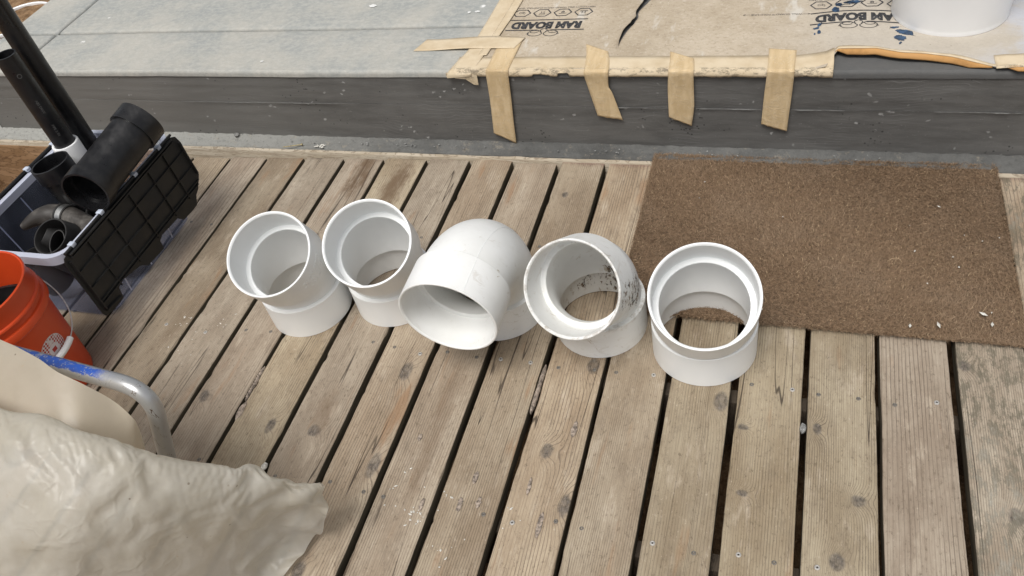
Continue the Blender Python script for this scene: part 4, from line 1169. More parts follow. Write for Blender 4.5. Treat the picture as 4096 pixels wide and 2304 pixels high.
# stray diamonds beside the print
m = MB()
for (da, dzz, s) in ((-0.60, 0.02, .006), (-0.52, 0.0, .005), (-0.50, -0.018, .006), (-0.58, -0.01, .004), (-0.47, 0.012, .004), (-0.66, -0.004, .004), (-0.54, -0.032, .005)):
    z = 0.165 + dzz; th = az0 + da * 0.62; r_ = ob_r(z) + 0.0012
    P = []
    for (a, b) in ((0, 1), (1, 0), (0, -1), (-1, 0)):
        t_ = th + a * s / 0.136; P.append((r_ * math.cos(t_), r_ * math.sin(t_), z + b * s))
    m.add(P, [(3, 2, 1, 0)])
m.build("stray_diamonds", plain("white_print", (0.72, 0.68, 0.68), 0.4, var=0.03), ob, smooth=False)
# wire bail hanging on the near side, white grip
ear = R(92); ec = (math.cos(ear), math.sin(ear)); out = (math.cos(az0), math.sin(az0))
def bail(t):
    k = math.sin(t); c = math.cos(t)
    rr_ = 0.163
    return (ec[0] * c * rr_ + out[0] * (0.152 * k ** 0.8), ec[1] * c * rr_ + out[1] * (0.152 * k ** 0.8), 0.276 - 0.128 * k ** 0.9)
tube([bail(t) for t in np.linspace(0.0, math.pi, 60)], 0.0019, 8).build("bail_handle", 'steel', ob)
tube([bail(t) for t in np.linspace(math.pi / 2 - 0.30, math.pi / 2 + 0.34, 8)], 0.0085, 16).build("grip", 'bucket_white', ob)
for s in (0, math.pi):
    m = lathe([(0.0, 0.0), (0.013, 0.0), (0.011, 0.007), (0.0, 0.009)], 20); o = m.build("ear", 'orange', ob)
    o.location = (0.156 * math.cos(ear + s), 0.156 * math.sin(ear + s), 0.276); o.rotation_euler = Vector((math.cos(ear + s), math.sin(ear + s), 0)).to_track_quat('Z', 'Y').to_euler()
# black pot nested inside
o = lathe([(0.0, 0.012), (0.110, 0.012), (0.128, 0.250), (0.134, 0.252), (0.134, 0.258), (0.126, 0.258), (0.106, 0.018), (0.0, 0.018)], 64).build("nested_pot", 'abs_dusty', None)
o.location = (-1.888, 0.505, 0.0); tag(o, "black pot nested inside the orange bucket", "pot")

# ================================================================= clear storage crate with hinged black lids
cr = tag(empty("storage_crate", (-1.98, 0.98, 0.0)), "clear plastic storage crate with folded-down black lids, full of pipe fittings", "crate")
def rrect(cx, cy, hx, hy, r, z, n=8):
    P = []
    for (sx, sy, a0) in ((1, 1, 0), (-1, 1, 90), (-1, -1, 180), (1, -1, 270)):
        for i in range(n + 1):
            a = R(a0 + 90 * i / n); P.append((cx + sx * (hx - r) + r * math.cos(a), cy + sy * (hy - r) + r * math.sin(a), z))
    return P
# local coordinates about (-1.98, .98)
Bx, By, Tx, Ty = 0.148, 0.225, 0.186, 0.268
m = MB(); t_ = 0.0022
zs = [(0.006, 0.97, 0.975), (0.001, 0.955, 0.965)]
def at(z): f_ = z / 0.30; return Bx + (Tx - Bx) * f_, By + (Ty - By) * f_
rings = [rrect(0, 0, Bx - .03, By - .03, 0.03, 0.002), rrect(0, 0, Bx - 0.008, By - 0.008, 0.045, 0.0015)]
for z in (0.010, 0.03, 0.10, 0.20, 0.272):
    hx, hy = at(z); rings.append(rrect(0, 0, hx, hy, 0.05, z))
for z in (0.272, 0.20, 0.10, 0.03, 0.011):
    hx, hy = at(z); rings.append(rrect(0, 0, hx - t_, hy - t_, 0.048, z))
rings.append(rrect(0, 0, Bx - .03, By - .03, 0.03, 0.005))
m.rings(rings, cap0=True, cap1=True)
m.build("tub", 'clear', cr, angle=35)
# rim flange
m = MB(); rings = []
for (d, z) in ((0.0005, 0.273), (0.0005, 0.290), (0.010, 0.292), (0.010, 0.268), (0.013, 0.268), (0.013, 0.296), (-0.0035, 0.296), (-0.0035, 0.273)):
    hx, hy = at(0.285); rings.append(rrect(0, 0, hx + d, hy + d, 0.05 + d, z))
m.rings(rings, loop=True); m.build("rim", 'clear_rim', cr, angle=30)
# moulded pillars in the long walls
for s in (-1, 1):
    for y in (-0.13, -0.02, 0.10):
        a0 = at(0.02); a1 = at(0.265)
        tube([(s * (a0[0] + 0.0025), y, 0.02), (s * (a1[0] + 0.0025), y, 0.265)], 0.0022, 6).build("wall_rib", 'clear_rim', cr)
def lid(side):
    """half lid folded down outside the long wall; outline in (y, z) of the crate"""
    poly = [(.722, .300), (.706, .296), (.698, .283), (.690, .100), (.694, .088), (.725, .079), (.771, .079), (.779, .112), (.802, .118), (.878, .101), (.902, .08), (.98, .073), (.984, .1), (1.003, .108), (1.084, .101), (1.104, .079), (1.176, .075), (1.196, .100), (1.215, .108), (1.250, .140), (1.255, .262), (1.247, .288), (1.225, .300)]
    def X(z): return side * (0.2015 + (0.300 - z) * 0.055)
    P = [(X(z), y - 0.98, z) for y, z in poly]; th = 0.003 * side
    m = MB(); n = len(P)
    m.add(P + [(x + th, y, z) for x, y, z in P], [tuple(range(n)), tuple(range(2 * n - 1, n - 1, -1))] + [(i, n + i, n + (i + 1) % n, (i + 1) % n) for i in range(n)])
    o = m.build("lid", 'lid_black', cr, smooth=False)
    bmm = bmesh.new(); bmm.from_mesh(o.data); bmesh.ops.recalc_face_normals(bmm, faces=bmm.faces); bmm.to_mesh(o.data); bmm.free()
    def rib(y0, z0, y1, z1, w=0.0017, h=0.0055):
        p0 = Vector((X(z0) + th, y0 - 0.98, z0)); p1 = Vector((X(z1) + th, y1 - 0.98, z1)); d = (p1 - p0).normalized()
        nrm = Vector((side, 0, 0.05)).normalized(); c = d.cross(nrm).normalized() * w; hh = nrm * h
        mm = MB(); mm.rings([[p + c, p - c, p - c * 0.6 + hh, p + c * 0.6 + hh] for p in (p0, p1)], cap0=True, cap1=True)
        mm.build("lid_rib", 'lid_black', o, smooth=False)
    for (z, a, b) in ((0.238, .712, 1.245), (0.180, .708, 1.245), (0.132, .705, 1.235), (0.122, .705, 1.225)):
        rib(a, z, b, z)
    for y in (.79, .885, .985, 1.085, 1.165):
        rib(y, 0.282, y, 0.112)
    # raised border
    for (a, b, c, d) in ((.722, .286, 1.225, .286), (.712, .280, .704, .105), (1.243, .270, 1.243, .150), (.704, .100, .765, .092), (.722, .2945, 1.225, .2945)):
        rib(a, b, c, d, 0.003, 0.009)
    # hinge rod and clear clips
    tube([(side * 0.203, .715 - .98, 0.303), (side * 0.203, 1.235 - .98, 0.303)], 0.0042, 10).build("hinge_rod", 'lid_black', o)
    for y in (.752, .880, 1.045, 1.170):
        mm = MB(); mm.box((side * 0.200 - 0.009, y - .98 - 0.008, 0.299), (side * 0.200 + 0.008, y - .98 + 0.008, 0.310))
        mm.build("hinge_clip", 'cloth_tie', o, bevel=0.002)
    return o
lid(1); lid(-1)

# ---- contents of the crate
def hollow(path, ro, ri, n=40):
    m = MB(); m.rings(tube_rings(path, ro, n) + tube_rings(path, ri, n)[::-1], loop=True); return m
def seg_path(A, B, stations):
    A, B = Vector(A), Vector(B); return [A + (B - A) * s for s in stations]
# long black pipe pushed into a white coupling
p1 = tag(empty("black_pipe", (-2.043, 1.108, 0.0)), "long upright black pipe pushed into the white coupling in the crate", "pipe", "black pipes standing in the crate")
hollow([(0, 0, 0.30), (0, 0, 0.45), (0, 0, 0.657)], 0.0302, 0.0255).build("pipe_wall", 'abs_dusty', p1, angle=40)
# faint print on the pipe
for i, (z, tx, sz) in enumerate(((0.60, "O", .018), (0.50, "ABS DWV", .010), (0.42, "PIPE 2 IN", .010))):
    v, f = text_mesh(tx, sz, 0.0002); mm = MB()
    a0 = math.atan2(-0.62, 0.78)
    mm.add([(0.0306 * math.cos(a0 + y / 0.0306), 0.0306 * math.sin(a0 + y / 0.0306), z - x) for x, y, q in v], f)
    mm.build("faint_print", plain("grey_pipe_print%d" % i, (0.09, 0.09, 0.088), 0.6), p1, smooth=False)
p2 = tag(empty("black_pipe", (-2.064, 1.192, 0.0)), "long upright black pipe standing behind the white coupling in the crate", "pipe", "black pipes standing in the crate")
hollow([(0, 0, 0.012), (0, 0, 0.45), (0, 0, 1.02)], 0.0302, 0.0255).build("pipe_wall", 'abs_dusty', p2, angle=40)
wc = tag(empty("white_coupling", (-2.043, 1.108, 0.0)), "white stepped plastic pipe coupling with a paper label in the crate", "coupling")
lathe([(0.0385, 0.362), (0.0395, 0.360), (0.0395, 0.292), (0.0398, 0.290)] + [(0.0310, 0.290), (0.0310, 0.361), (0.0335, 0.3625)], 48, closed=True).build("upper_socket", 'bucket_white', wc, angle=30)
lathe([(0.0402, 0.288), (0.0435, 0.286), (0.0435, 0.276), (0.0400, 0.274), (0.0385, 0.20), (0.0385, 0.012), (0.030, 0.012), (0.030, 0.288)], 48, closed=True).build("lower_socket", 'bucket_white', wc, angle=30)
m = MB(); a0 = math.atan2(-0.62, 0.78) + 0.1
m.grid([[(0.0408 * math.cos(a0 + t), 0.0408 * math.sin(a0 + t), z) for t in np.linspace(-0.55, 0.55, 12)] for z in (0.215, 0.27)])
lb = m.build("paper_label", plain("label_paper", (0.62, 0.62, 0.60), 0.7, var=0.03), wc)
m = MB()
for i in range(12):
    t0 = -0.46 + i * 0.04; w_ = 0.008 + 0.012 * ((i * 7) % 3) / 2
    m.grid([[(0.0412 * math.cos(a0 + t), 0.0412 * math.sin(a0 + t), z) for t in (t0, t0 + w_)] for z in (0.244, 0.264)])
for j in range(3):
    m.grid([[(0.0412 * math.cos(a0 + t), 0.0412 * math.sin(a0 + t), z) for t in np.linspace(-0.45, 0.35 - 0.1 * j, 8)] for z in (0.222 + j * 0.006, 0.2245 + j * 0.006)])
m.build("label_print", 'ink', lb, smooth=False)

# big black elbow leaning out of the crate
A, V, B = Vector((-1.775, 1.172, 0.405)), Vector((-1.812, 0.972, 0.362)), Vector((-1.802, 0.892, 0.362))
be = tag(empty("black_elbow", (-1.80, 0.99, 0.0)), "large matt black plastic elbow leaning over the crate's right side", "pipe elbow")
P = [p - Vector((-1.80, 0.99, 0.0)) for p in fillet(A, V, B, 0.05, 12)]
ds = [0.0]
for i in range(1, len(P)): ds.append(ds[-1] + (P[i] - P[i - 1]).length)
TOT = ds[-1]
def sample(s):
    s = max(0, min(TOT, s))
    for i in range(1, len(P)):
        if ds[i] >= s: return P[i - 1].lerp(P[i], (s - ds[i - 1]) / (ds[i] - ds[i - 1] + 1e-9))
    return P[-1]
def hubpart(name, s0, s1, ro, ri, mat='abs_dusty', flare=0.0):
    st = np.linspace(s0, s1, 10); hollow([sample(s) for s in st], ro, ri, 56).build(name, mat, be, angle=35)
HL = 0.052
hubpart("upper_hub", 0.0, HL, 0.0675, 0.061)
hubpart("body", HL - 0.004, TOT - 0.040, 0.0610, 0.0520)
hubpart("lower_hub", TOT - 0.046, TOT, 0.0660, 0.0605)
hubpart("inner_stop", TOT - 0.044, TOT - 0.034, 0.0603, 0.052)
hubpart("inner_stop", HL - 0.010, HL, 0.0608, 0.052)

# smaller black coupling in the left corner
bc = tag(empty("black_coupling", (-2.008, 1.001, 0.0)), "black plastic coupling with open socket upward in the crate's left corner", "coupling")
ax = Vector((-0.10, 0.02, 1)).normalized(); top = Vector((0, 0, 0.372))
def axp(l): return [top - ax * s for s in l]
hollow(axp([0.0, 0.02, 0.046]), [0.0560, 0.0565, 0.0560], 0.0505, 48).build("upper_socket", 'abs_dusty', bc, angle=35)
hollow(axp([0.044, 0.055, 0.09, 0.13, 0.19]), [0.0515, 0.0505, 0.049, 0.046, 0.044], 0.040, 48).build("body", 'abs_dusty', bc, angle=35)
hollow(axp([0.036, 0.044]), 0.0502, 0.042, 48).build("inner_stop", 'abs', bc, angle=35)
hollow([top - ax * 0.12 + Vector((0.0, 0, 0)), top - ax * 0.128], 0.0500, 0.045, 40).build("body_band", 'abs', bc, angle=35)

# rubber couplings and hose in the near half
def oval_ring(name, c, nrm, ra, rb, h, thick, mat, rot=0.0):
    nrm = Vector(nrm).normalized(); q = nrm.to_track_quat('Z', 'Y').to_matrix(); m = MB(); n = 48; rings = []
    for (dr, z) in ((0, 0), (0, h), (-thick * .2, h + .0015), (-thick * .8, h + .0015), (-thick, h), (-thick, 0)):
        ring = []
        for j in range(n):
            t = 2 * math.pi * j / n; x, y = (ra + dr) * math.cos(t), (rb + dr) * math.sin(t)
            ring.append(Vector(c) + q @ Vector((x * math.cos(rot) - y * math.sin(rot), x * math.sin(rot) + y * math.cos(rot), z - h)))
        rings.append(ring)
    m.rings(rings, loop=True); return m.build(name, mat, None, angle=40)
tag(oval_ring("rubber_sleeve", (-1.935, 0.815, 0.262), (-0.05, -0.55, 0.84), 0.060, 0.052, 0.085, 0.005, 'rubber', 0.4), "wide open black rubber sleeve lying nearest the crate's near rim", "rubber sleeve", "rubber sleeves in the crate")
tag(oval_ring("rubber_sleeve", (-1.912, 0.806, 0.250), (0.25, -0.62, 0.74), 0.036, 0.022, 0.060, 0.004, 'rubber', 1.15), "flattened narrow rubber sleeve tucked inside the wide open sleeve", "rubber sleeve", "rubber sleeves in the crate")
tag(oval_ring("rubber_sleeve", (-2.015, 0.855, 0.232), (-0.55, -0.30, 0.80), 0.052, 0.046, 0.08, 0.005, 'rubber', 0.2), "black ribbed rubber sleeve under the grey scoop, beside the crate's left wall", "rubber sleeve", "rubber sleeves in the crate")
tag(oval_ring("rubber_sleeve", (-1.985, 0.84, 0.205), (-0.2, -0.35, 0.9), 0.075, 0.058, 0.11, 0.006, 'rubber', 0.1), "broad black rubber sleeve at the bottom of the pile behind the open sleeve", "rubber sleeve", "rubber sleeves in the crate")
tag(oval_ring("rubber_sleeve", (-2.075, 0.80, 0.165), (-0.15, -0.25, 0.95), 0.050, 0.050, 0.12, 0.006, 'rubber', 0.1), "round black rubber sleeve deep in the crate's near left corner", "rubber sleeve", "rubber sleeves in the crate")
tag(oval_ring("rubber_sleeve", (-1.90, 0.99, 0.22), (0.1, -0.3, 0.95), 0.060, 0.055, 0.16, 0.006, 'rubber', 0.1), "black rubber sleeve standing under the big black elbow", "rubber sleeve", "rubber sleeves in the crate")
tag(oval_ring("rubber_sleeve", (-1.895, 0.905, 0.18), (-0.1, -0.2, 0.97), 0.045, 0.045, 0.13, 0.006, 'rubber', 0.1), "black rubber sleeve under the hose clamp", "rubber sleeve", "rubber sleeves in the crate")
hs_ = tag(empty("hose_offcut", (-1.95, 0.92, 0.0)), "grey brown hose offcut with a bright steel clamp in the crate", "hose")
off = Vector((-1.95, 0.92, 0.0))
hp = smooth_path([Vector((-2.105, 0.870, 0.232)) - off, Vector((-2.06, 0.905, 0.245)) - off, Vector((-2.00, 0.925, 0.240)) - off, Vector((-1.94, 0.915, 0.232)) - off, Vector((-1.86, 0.89, 0.215)) - off], 6)
rad = [0.010 + 0.022 * min(1, i / 9) for i in range(len(hp))]
hollow(hp, rad, [r - 0.005 for r in rad], 32).build("hose_wall", 'grey_hose', hs_, angle=40)
cpt = hp[14]; cdir = (hp[15] - hp[13]).normalized()
hollow([cpt - cdir * 0.009, cpt + cdir * 0.009], 0.0338, 0.0322, 36).build("hose_clamp", 'steel', hs_, angle=40)
hollow([cpt + cdir * 0.010, cpt + cdir * 0.016], 0.0348, 0.032, 36).build("clamp_band", 'rubber', hs_, angle=40)
hollow([cpt - cdir * 0.016, cpt - cdir * 0.010], 0.0348, 0.032, 36).build("clamp_band", 'rubber', hs_, angle=40)

# ================================================================= bent tube frame
tf = tag(empty("tube_frame", (-1.3, 0.27, 0.0)), "bent silver metal tube frame with worn blue paint along its top bar", "tube frame")
o_ = Vector((-1.3, 0.27, 0.0))
C_ = Vector((-1.098, 0.254, 0.460)); Bt = Vector((-1.255, 0.215, 0.0)); Lt = Vector((-1.66, 0.314, 0.460)); Lb = Vector((-1.80, 0.27, 0.0))
p_ = fillet(Bt - o_, C_ - o_, (C_ + Lt) / 2 - o_, 0.085, 16)[:-1] + fillet((C_ + Lt) / 2 - o_, Lt - o_, Lb - o_, 0.085, 16)
tube(p_, 0.0168, 32).build("bent_tube", 'tube', tf, angle=60)
for b_ in (Bt, Lb):
    o = lathe([(0.0, 0.0), (0.022, 0.0), (0.022, 0.022), (0.019, 0.026), (0.0, 0.026)], 24).build("rubber_foot", 'rubber', tf, angle=40); o.location = b_ - o_

# ================================================================= polythene sheet
def lofted(rows, k=10, ku=14, seed=0.0, eps=None, hold=None, iters=220, noise_amp=0.004):
    """smooth loft through the rows; the film is then made a little too large for its support and relaxed until it buckles into wrinkles"""
    A = [smooth_path(r, k) for r in rows]
    n = len(A[0])
    cols = [smooth_path([A[i][j] for i in range(len(A))], ku) for j in range(n)]
    P0 = np.array([[tuple(cols[j][i]) for j in range(n)] for i in range(len(cols[0]))])      # (v, u, 3)
    m_ = P0.shape[0]
    vv, uu = np.meshgrid(np.linspace(0, 1, m_), np.linspace(0, 1, n), indexing='ij')
    E = eps(vv, uu); Hd = hold(vv, uu)[..., None]
    gu = np.gradient(P0, axis=1); gv = np.gradient(P0, axis=0)
    N0 = np.cross(gu, gv); N0 /= np.linalg.norm(N0, axis=2)[..., None] + 1e-9
    N0 *= np.where(N0[..., 2:3] < 0, -1, 1)
    rg = np.random.default_rng(int(seed * 10))
    nsm = rg.normal(0, 1, (m_, n))
    for _ in range(40):
        q = np.pad(nsm, 1, mode='edge'); nsm = (q[:-2, 1:-1] + q[2:, 1:-1] + q[1:-1, :-2] + q[1:-1, 2:] + q[1:-1, 1:-1]) / 5
    nsm /= nsm.std()
    X = P0 + N0 * (nsm * noise_amp)[..., None]
    fam = []
    def add(dv, du, kk, grow):
        a = (slice(max(0, -dv), m_ - max(0, dv)), slice(max(0, -du), n - max(0, du)))
        b = (slice(max(0, dv), m_ - max(0, -dv)), slice(max(0, du), n - max(0, -du)))
        L = np.linalg.norm(P0[b] - P0[a], axis=2) * (1 + grow * 0.5 * (E[a] + E[b]))
        fam.append((a, b, L, kk))
    add(0, 1, 0.9, 1.0); add(1, 0, 0.9, 1.0); add(1, 1, 0.45, 1.0); add(1, -1, 0.45, 1.0); add(0, 2, 0.30, 1.0); add(2, 0, 0.30, 1.0); add(0, 4, 0.35, 0.97); add(4, 0, 0.35, 0.97); add(0, 8, 0.12, 0.8); add(8, 0, 0.12, 0.8)
    for it in range(iters):
        for a, b, L, kk in fam:
            d = X[b] - X[a]; l = np.linalg.norm(d, axis=2) + 1e-12
            c = d * ((l - L) / l * 0.25 * kk)[..., None]
            X[a] += c; X[b] -= c
        X += Hd * (P0 - X)
        X[..., 2] = np.maximum(X[..., 2], 0.001)
    return X.tolist()
ridge = [[-1.60, 0.150, 0.6], [-1.351, 0.114, 0.6], [-1.217, 0.092, 0.6], [-1.149, 0.098, 0.59], [-1.08, 0.094, 0.57], [-1.026, 0.1, 0.54], [-0.985, 0.11, 0.5], [-0.945, 0.133, 0.45], [-0.908, 0.161, 0.4], [-0.887, 0.184, 0.36], [-0.849, 0.208, 0.29], [-0.82, 0.239, 0.24]]
r2 = [[-1.55, 0.04, 0.57], [-1.289, 0.02, 0.57], [-1.174, 0.015, 0.57], [-1.109, 0.023, 0.56], [-1.052, 0.031, 0.54], [-1.005, 0.044, 0.51], [-0.969, 0.059, 0.47], [-0.933, 0.087, 0.42], [-0.904, 0.12, 0.36], [-0.886, 0.149, 0.31], [-0.859, 0.196, 0.24], [-0.836, 0.235, 0.18]]
r3 = [[-1.55, -0.08, 0.5], [-1.267, -0.068, 0.5], [-1.17, -0.054, 0.5], [-1.108, -0.042, 0.49], [-1.047, -0.03, 0.48], [-1.013, -0.007, 0.44], [-0.982, 0.018, 0.4], [-0.956, 0.056, 0.34], [-0.931, 0.098, 0.28], [-0.92, 0.137, 0.22], [-0.904, 0.188, 0.15], [-0.88, 0.228, 0.09]]
r4 = [[-1.55, -0.15, 0.4], [-1.294, -0.132, 0.4], [-1.199, -0.113, 0.4], [-1.138, -0.096, 0.39], [-1.09, -0.073, 0.37], [-1.057, -0.043, 0.33], [-1.026, -0.014, 0.29], [-0.999, 0.029, 0.23], [-0.981, 0.082, 0.16], [-0.967, 0.119, 0.11], [-0.953, 0.164, 0.06], [-0.921, 0.196, 0.03]]
r5 = [[-1.58, -0.21, 0.28], [-1.338, -0.197, 0.28], [-1.239, -0.177, 0.28], [-1.191, -0.15, 0.26], [-1.153, -0.116, 0.23], [-1.121, -0.079, 0.19], [-1.09, -0.042, 0.15], [-1.052, 0.002, 0.1], [-1.017, 0.051, 0.05], [-0.998, 0.086, 0.03], [-0.974, 0.119, 0.015], [-0.947, 0.135, 0.012]]
r6 = [[x - 0.03, y - 0.06, max(0.004, z * 0.5)] for x, y, z in r5]
r7 = [[x - 0.04, y - 0.10, 0.004 + 0.001 * i] for i, (x, y, z) in enumerate(r5)]
ridge = [[x, y, z - 0.012] for x, y, z in ridge]
r2 = [[x, y, z - 0.008] for x, y, z in r2]
r2[-1] = [r2[-1][0] + 0.010, r2[-1][1] - 0.004, r2[-1][2]]; r3[-1] = [r3[-1][0] + 0.022, r3[-1][1] - 0.006, r3[-1][2]]; r4[-1] = [r4[-1][0] + 0.020, r4[-1][1] - 0.004, r4[-1][2]]; r5[-1] = [r5[-1][0] + 0.012, r5[-1][1], r5[-1][2]]
rb1 = [[x - 0.030, y + 0.022, z - 0.055] for x, y, z in ridge]
rb2 = [[x - 0.05, y + 0.045, z * 0.55] for x, y, z in ridge]
sh = tag(empty("plastic_sheet", (-1.2, 0.05, 0.0)), "crumpled cream polythene sheet draped in the near left corner, over the tube frame", "plastic sheet")
sh.location = (0, 0, 0)
def n2(v, u, f, sd): return 0.5 + 0.5 * np.sin(u * f + 2.1 * np.sin(v * f * 0.7 + sd)) * np.sin(v * f * 1.3 + 1.7 * np.sin(u * f * 0.9 + sd))
m = MB()
m.grid(lofted([rb2, rb1, ridge, r2, r3, r4, r5, r6, r7], 14, 14, 1.3,
              lambda v, u: 0.008 + 0.024 * n2(v, u, 7, 1.0) + 0.044 * np.exp(-((v - 0.28) / 0.10) ** 2) * n2(v, u, 11, 4) + 0.10 * np.clip((u - 0.74) / 0.26, 0, 1),
              lambda v, u: 0.0025 + 0.020 * n2(v, u, 9, 2.0) ** 4 + 0.02 * np.exp(-((v - 0.25) / 0.03) ** 2), 420, 0.006))
fo = m.build("front_fold", 'sheet', sh, angle=180)
sb = fo.modifiers.new("smooth", 'SUBSURF'); sb.levels = 1; sb.render_levels = 1
b0 = [[-1.75, 0.33, 0.56], [-1.557, 0.294, 0.56], [-1.393, 0.257, 0.56], [-1.34, 0.245, 0.56], [-1.284, 0.232, 0.55], [-1.237, 0.217, 0.54], [-1.19, 0.212, 0.52], [-1.149, 0.212, 0.48], [-1.118, 0.203, 0.45], [-1.112, 0.197, 0.42], [-1.116, 0.178, 0.36]]
b1 = [[-1.65, 0.18, 0.585], [-1.407, 0.154, 0.58], [-1.301, 0.151, 0.565], [-1.274, 0.157, 0.555], [-1.233, 0.16, 0.545], [-1.199, 0.161, 0.53], [-1.161, 0.165, 0.51], [-1.115, 0.165, 0.48], [-1.1, 0.168, 0.44], [-1.103, 0.166, 0.4], [-1.122, 0.168, 0.34]]
b2 = [[-1.6, 0.10, 0.55], [-1.344, 0.069, 0.545], [-1.252, 0.076, 0.53], [-1.226, 0.082, 0.52], [-1.186, 0.085, 0.51], [-1.165, 0.091, 0.49], [-1.131, 0.097, 0.47], [-1.11, 0.114, 0.43], [-1.109, 0.129, 0.38], [-1.121, 0.14, 0.34], [-1.152, 0.16, 0.28]]
b00 = [[x - 0.012, y + 0.012, z - 0.03] for x, y, z in b0]
b2 = [[x, y, z - 0.02] for x, y, z in b2]
b1 = [[(p[0] + q[0]) / 2, (p[1] + q[1]) / 2, (p[2] + q[2]) / 2 + 0.004] for p, q in zip(b0, b2)]
m = MB(); m.grid(lofted([b0, b1, b2], 10, 18, 8.3, lambda v, u: 0.004 + 0.012 * n2(v, u, 6, 3.0), lambda v, u: 0.03 + 0.0 * v, 120, 0.0015))
bo = m.build("back_fold", 'sheet_back', sh, angle=180)
sb = bo.modifiers.new("smooth", 'SUBSURF'); sb.levels = 1; sb.render_levels = 1

# ================================================================= small things lying about
def rock(name, loc, s, seed, mat, squash=(1, 1, 1)):
    bm = bmesh.new(); bmesh.ops.create_icosphere(bm, subdivisions=2, radius=1.0)
    for v in bm.verts:
        k = 1 + 0.35 * nz(v.co.x * 1.3 + seed, v.co.y * 1.3, v.co.z * 1.3)
        v.co = Vector((v.co.x * squash[0], v.co.y * squash[1], v.co.z * squash[2])) * k * s
    me = bpy.data.meshes.new(name); bm.to_mesh(me); bm.free(); me.materials.append(M[mat])
    o = bpy.data.objects.new(name, me); COL.objects.link(o); o.location = loc; return o
tag(rock("stone", (-1.88, 1.604, 0.029), 0.009, 1.0, 'stone', (1.1, .8, .9)), "small angular grey stone on the concrete lip above the crate's lid", "stone")
tag(rock("stone", (0.080, 0.671, -0.001), 0.009, 4.0, 'stone', (.75, 1.5, .9)), "grey pebble wedged in the gap between two boards at right", "stone")
tag(rock("wood_knot", (-0.512, 1.145, -0.002), 0.010, 6.0, 'bark', (.9, 1.4, .8)), "loose round wood knot stuck in the gap behind the dirty elbow", "wood knot")
tag(rock("wood_chunk", (-1.262, 0.512, -0.003), 0.012, 8.0, 'bark', (.8, 2.4, .6)), "pale splintered chunk in the board gap beside the tube frame", "wood chunk")
tag(rock("white_chip", (-1.118, 0.372, -0.002), 0.009, 11.0, 'whitebit', (.8, 1.2, .7)), "off-white chip stuck in a board gap above the plastic sheet", "chip")
nl = tag(empty("nail", (-1.63, 1.562, 0.0205)), "loose brass coloured nail lying on the concrete lip", "nail")
d_ = Vector((0.068, 0.018, 0.0)); tube([-d_ * 0.5, d_ * 0.47], [0.0016, 0.0019], 10).build("shank", 'nail', nl)
tube([d_ * 0.47, d_ * 0.5], [0.0045, 0.0045], 14).build("nail_head", 'nail', nl)
# wedged sticks
def stick(label, x0, y0, x1, y1, w, h, seed, name="wood_sliver", mat='bark', z=-0.004, notch=0):
    m = MB(); n = 26; rings = []
    for i in range(n + 1):
        t = i / n; e = min(1, t * 6 + 0.25, (1 - t) * 6 + 0.25)
        cx_, cy_ = x0 + (x1 - x0) * t + 0.001 * nz(t * 9, seed), y0 + (y1 - y0) * t
        ww = w * e * (1 + 0.25 * nz(t * 12, seed, 1)); hh = h * e * (1 + 0.3 * nz(t * 15, seed, 2)) * (0.75 + 0.25 * math.cos(i * math.pi) if notch else 1)
        rings.append([(cx_ - ww, cy_, z - h), (cx_ - ww, cy_, z), (cx_ - ww * .4, cy_, z + hh), (cx_ + ww * .5, cy_, z + hh * .8), (cx_ + ww, cy_, z), (cx_ + ww, cy_, z - h)])
    m.rings(rings, cap0=True, cap1=True); tag(m.build(name, mat, None, angle=50), label, "wood sliver")
stick("long grey wood sliver wedged in the gap below the dirty elbow", gapx[4] + 0.001, 0.765, gapx[4] - 0.001, 0.62, 0.0052, 0.006, 2.0)
stick("ribbed stick wedged between two boards left of the row of elbows", gapx[-1] + 0.000, 0.655, gapx[-1], 0.545, 0.0048, 0.006, 5.0, notch=1)
# crumbs on the mat and on the concrete, splash on the lip
def crumbs(name, pts, mat, label, parent=None):
    m = MB(); rr = random.Random(len(pts))
    for (x, y, z, s) in pts:
        a = rr.uniform(0, 6.28); e = rr.uniform(1, 2.6); c, s_ = math.cos(a), math.sin(a); P = []
        for (u_, v_, w_) in ((1, 0, 0), (0, 1, 0), (-1, 0, 0), (0, -1, 0), (0, 0, 1.0), (0, 0, -.6)):
            q = (u_ * s * e, v_ * s, w_ * s * .8); P.append((x + q[0] * c - q[1] * s_, y + q[0] * s_ + q[1] * c, z + q[2]))
        m.add(P, [(0, 1, 4), (1, 2, 4), (2, 3, 4), (3, 0, 4), (1, 0, 5), (2, 1, 5), (3, 2, 5), (0, 3, 5)])
    o = m.build(name, mat, parent, smooth=False); tag(o, label, "crumbs", kind='stuff'); return o
rr = random.Random(12); pts = []
for i in range(16):
    if i < 10: x, y = 0.40 + rr.gauss(0, 0.055), 1.20 + rr.gauss(0, 0.11)
    else: x, y = rr.uniform(-0.37, 0.52), rr.uniform(0.97, 1.57)
    if -0.37 < x < 0.52 and 0.96 < y < 1.58: pts.append((x, y, 0.0195, rr.uniform(0.0010, 0.0026)))
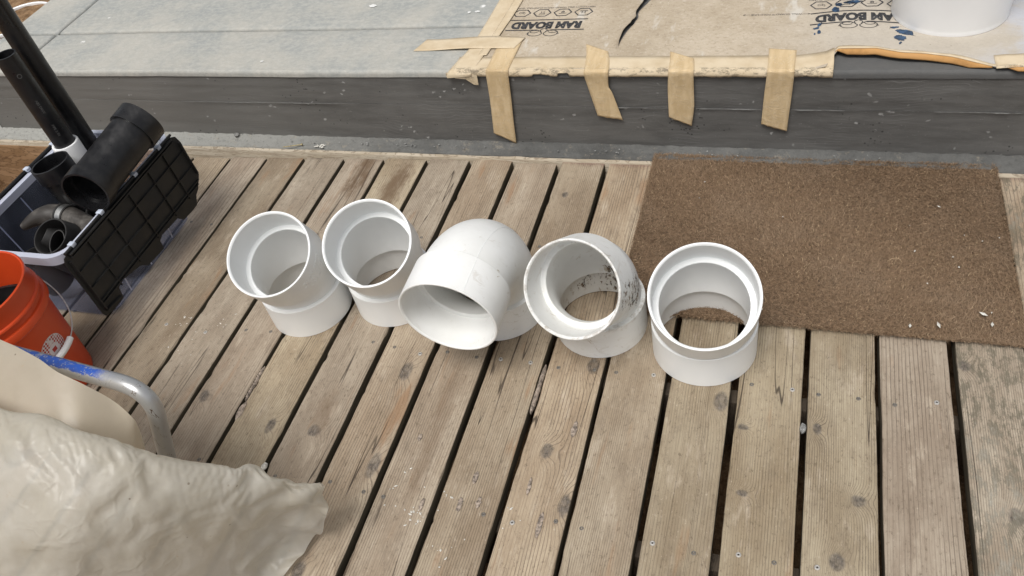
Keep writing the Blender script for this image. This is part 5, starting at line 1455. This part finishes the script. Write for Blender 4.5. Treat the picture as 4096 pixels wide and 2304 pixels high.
pts += [(0.455, 1.03, 0.021, 0.0045), (0.36, 0.985, 0.021, 0.004), (0.30, 0.975, 0.021, 0.0035), (0.47, 1.00, 0.021, 0.0035)]
crumbs("mat_crumbs", pts, 'whitebit', "scatter of white crumbs on the brown doormat")
pts = []
for i in range(60):
    x = rr.uniform(-2.3, 0.3); pts.append((x, rr.uniform(1.580, 1.606), 0.018, rr.uniform(0.0012, 0.0034)))
crumbs("lip_grit", pts, 'stone', "grey grit along the rough concrete lip")
pts = []
for (cx_, cy_, n_, s_) in ((-0.70, 0.315, 16, .016), (-0.745, 0.36, 10, .03), (-0.66, 0.37, 8, .03), (-1.55, 0.71, 12, .022), (-1.60, 0.77, 10, .018), (-0.50, 0.335, 6, .02), (-1.46, 0.79, 7, .02), (-0.62, 0.245, 9, .03)):
    for i in range(n_):
        x = cx_ + rr.gauss(0, s_); y = cy_ + rr.gauss(0, s_)
        if min(abs(x - q) for q in gapx.values()) > 0.012: pts.append((x, y, -0.0012, rr.uniform(0.0010, 0.0026)))
crumbs("paint_flecks", pts, 'whitebit', "white paint flecks spattered on the deck boards")
crumbs("white_splash", [(-1.53 + rr.gauss(0, .008), 1.572 + rr.gauss(0, .004), 0.0155, rr.uniform(.002, .004)) for i in range(12)], 'whitebit', "white splash of filler on the concrete lip")

# ---- soil-filled tub beyond the slab's left end
tb = tag(empty("soil_tub", (-3.515, 2.385, -0.30)), "white rimmed tub filled with brown soil beyond the slab's far left end", "tub")
lathe([(0.0, 0.0), (0.135, 0.0), (0.150, 0.37), (0.157, 0.372), (0.157, 0.382), (0.152, 0.386), (0.147, 0.382), (0.13, 0.02), (0.0, 0.02)], 64).build("tub_wall", 'bucket_white', tb, angle=40)
m = MB(); n = 30; rows = []
for j in range(15):
    r_ = 0.1475 * j / 14; rows.append([(r_ * math.cos(2 * math.pi * i / n), r_ * math.sin(2 * math.pi * i / n), 0.374 + 0.012 * (1 - j / 14) + 0.008 * nz(r_ * 20 * math.cos(2 * math.pi * i / n), r_ * 20 * math.sin(2 * math.pi * i / n))) for i in range(n)])
m.rings(rows); m.build("soil_fill", 'soil', tb, angle=60)
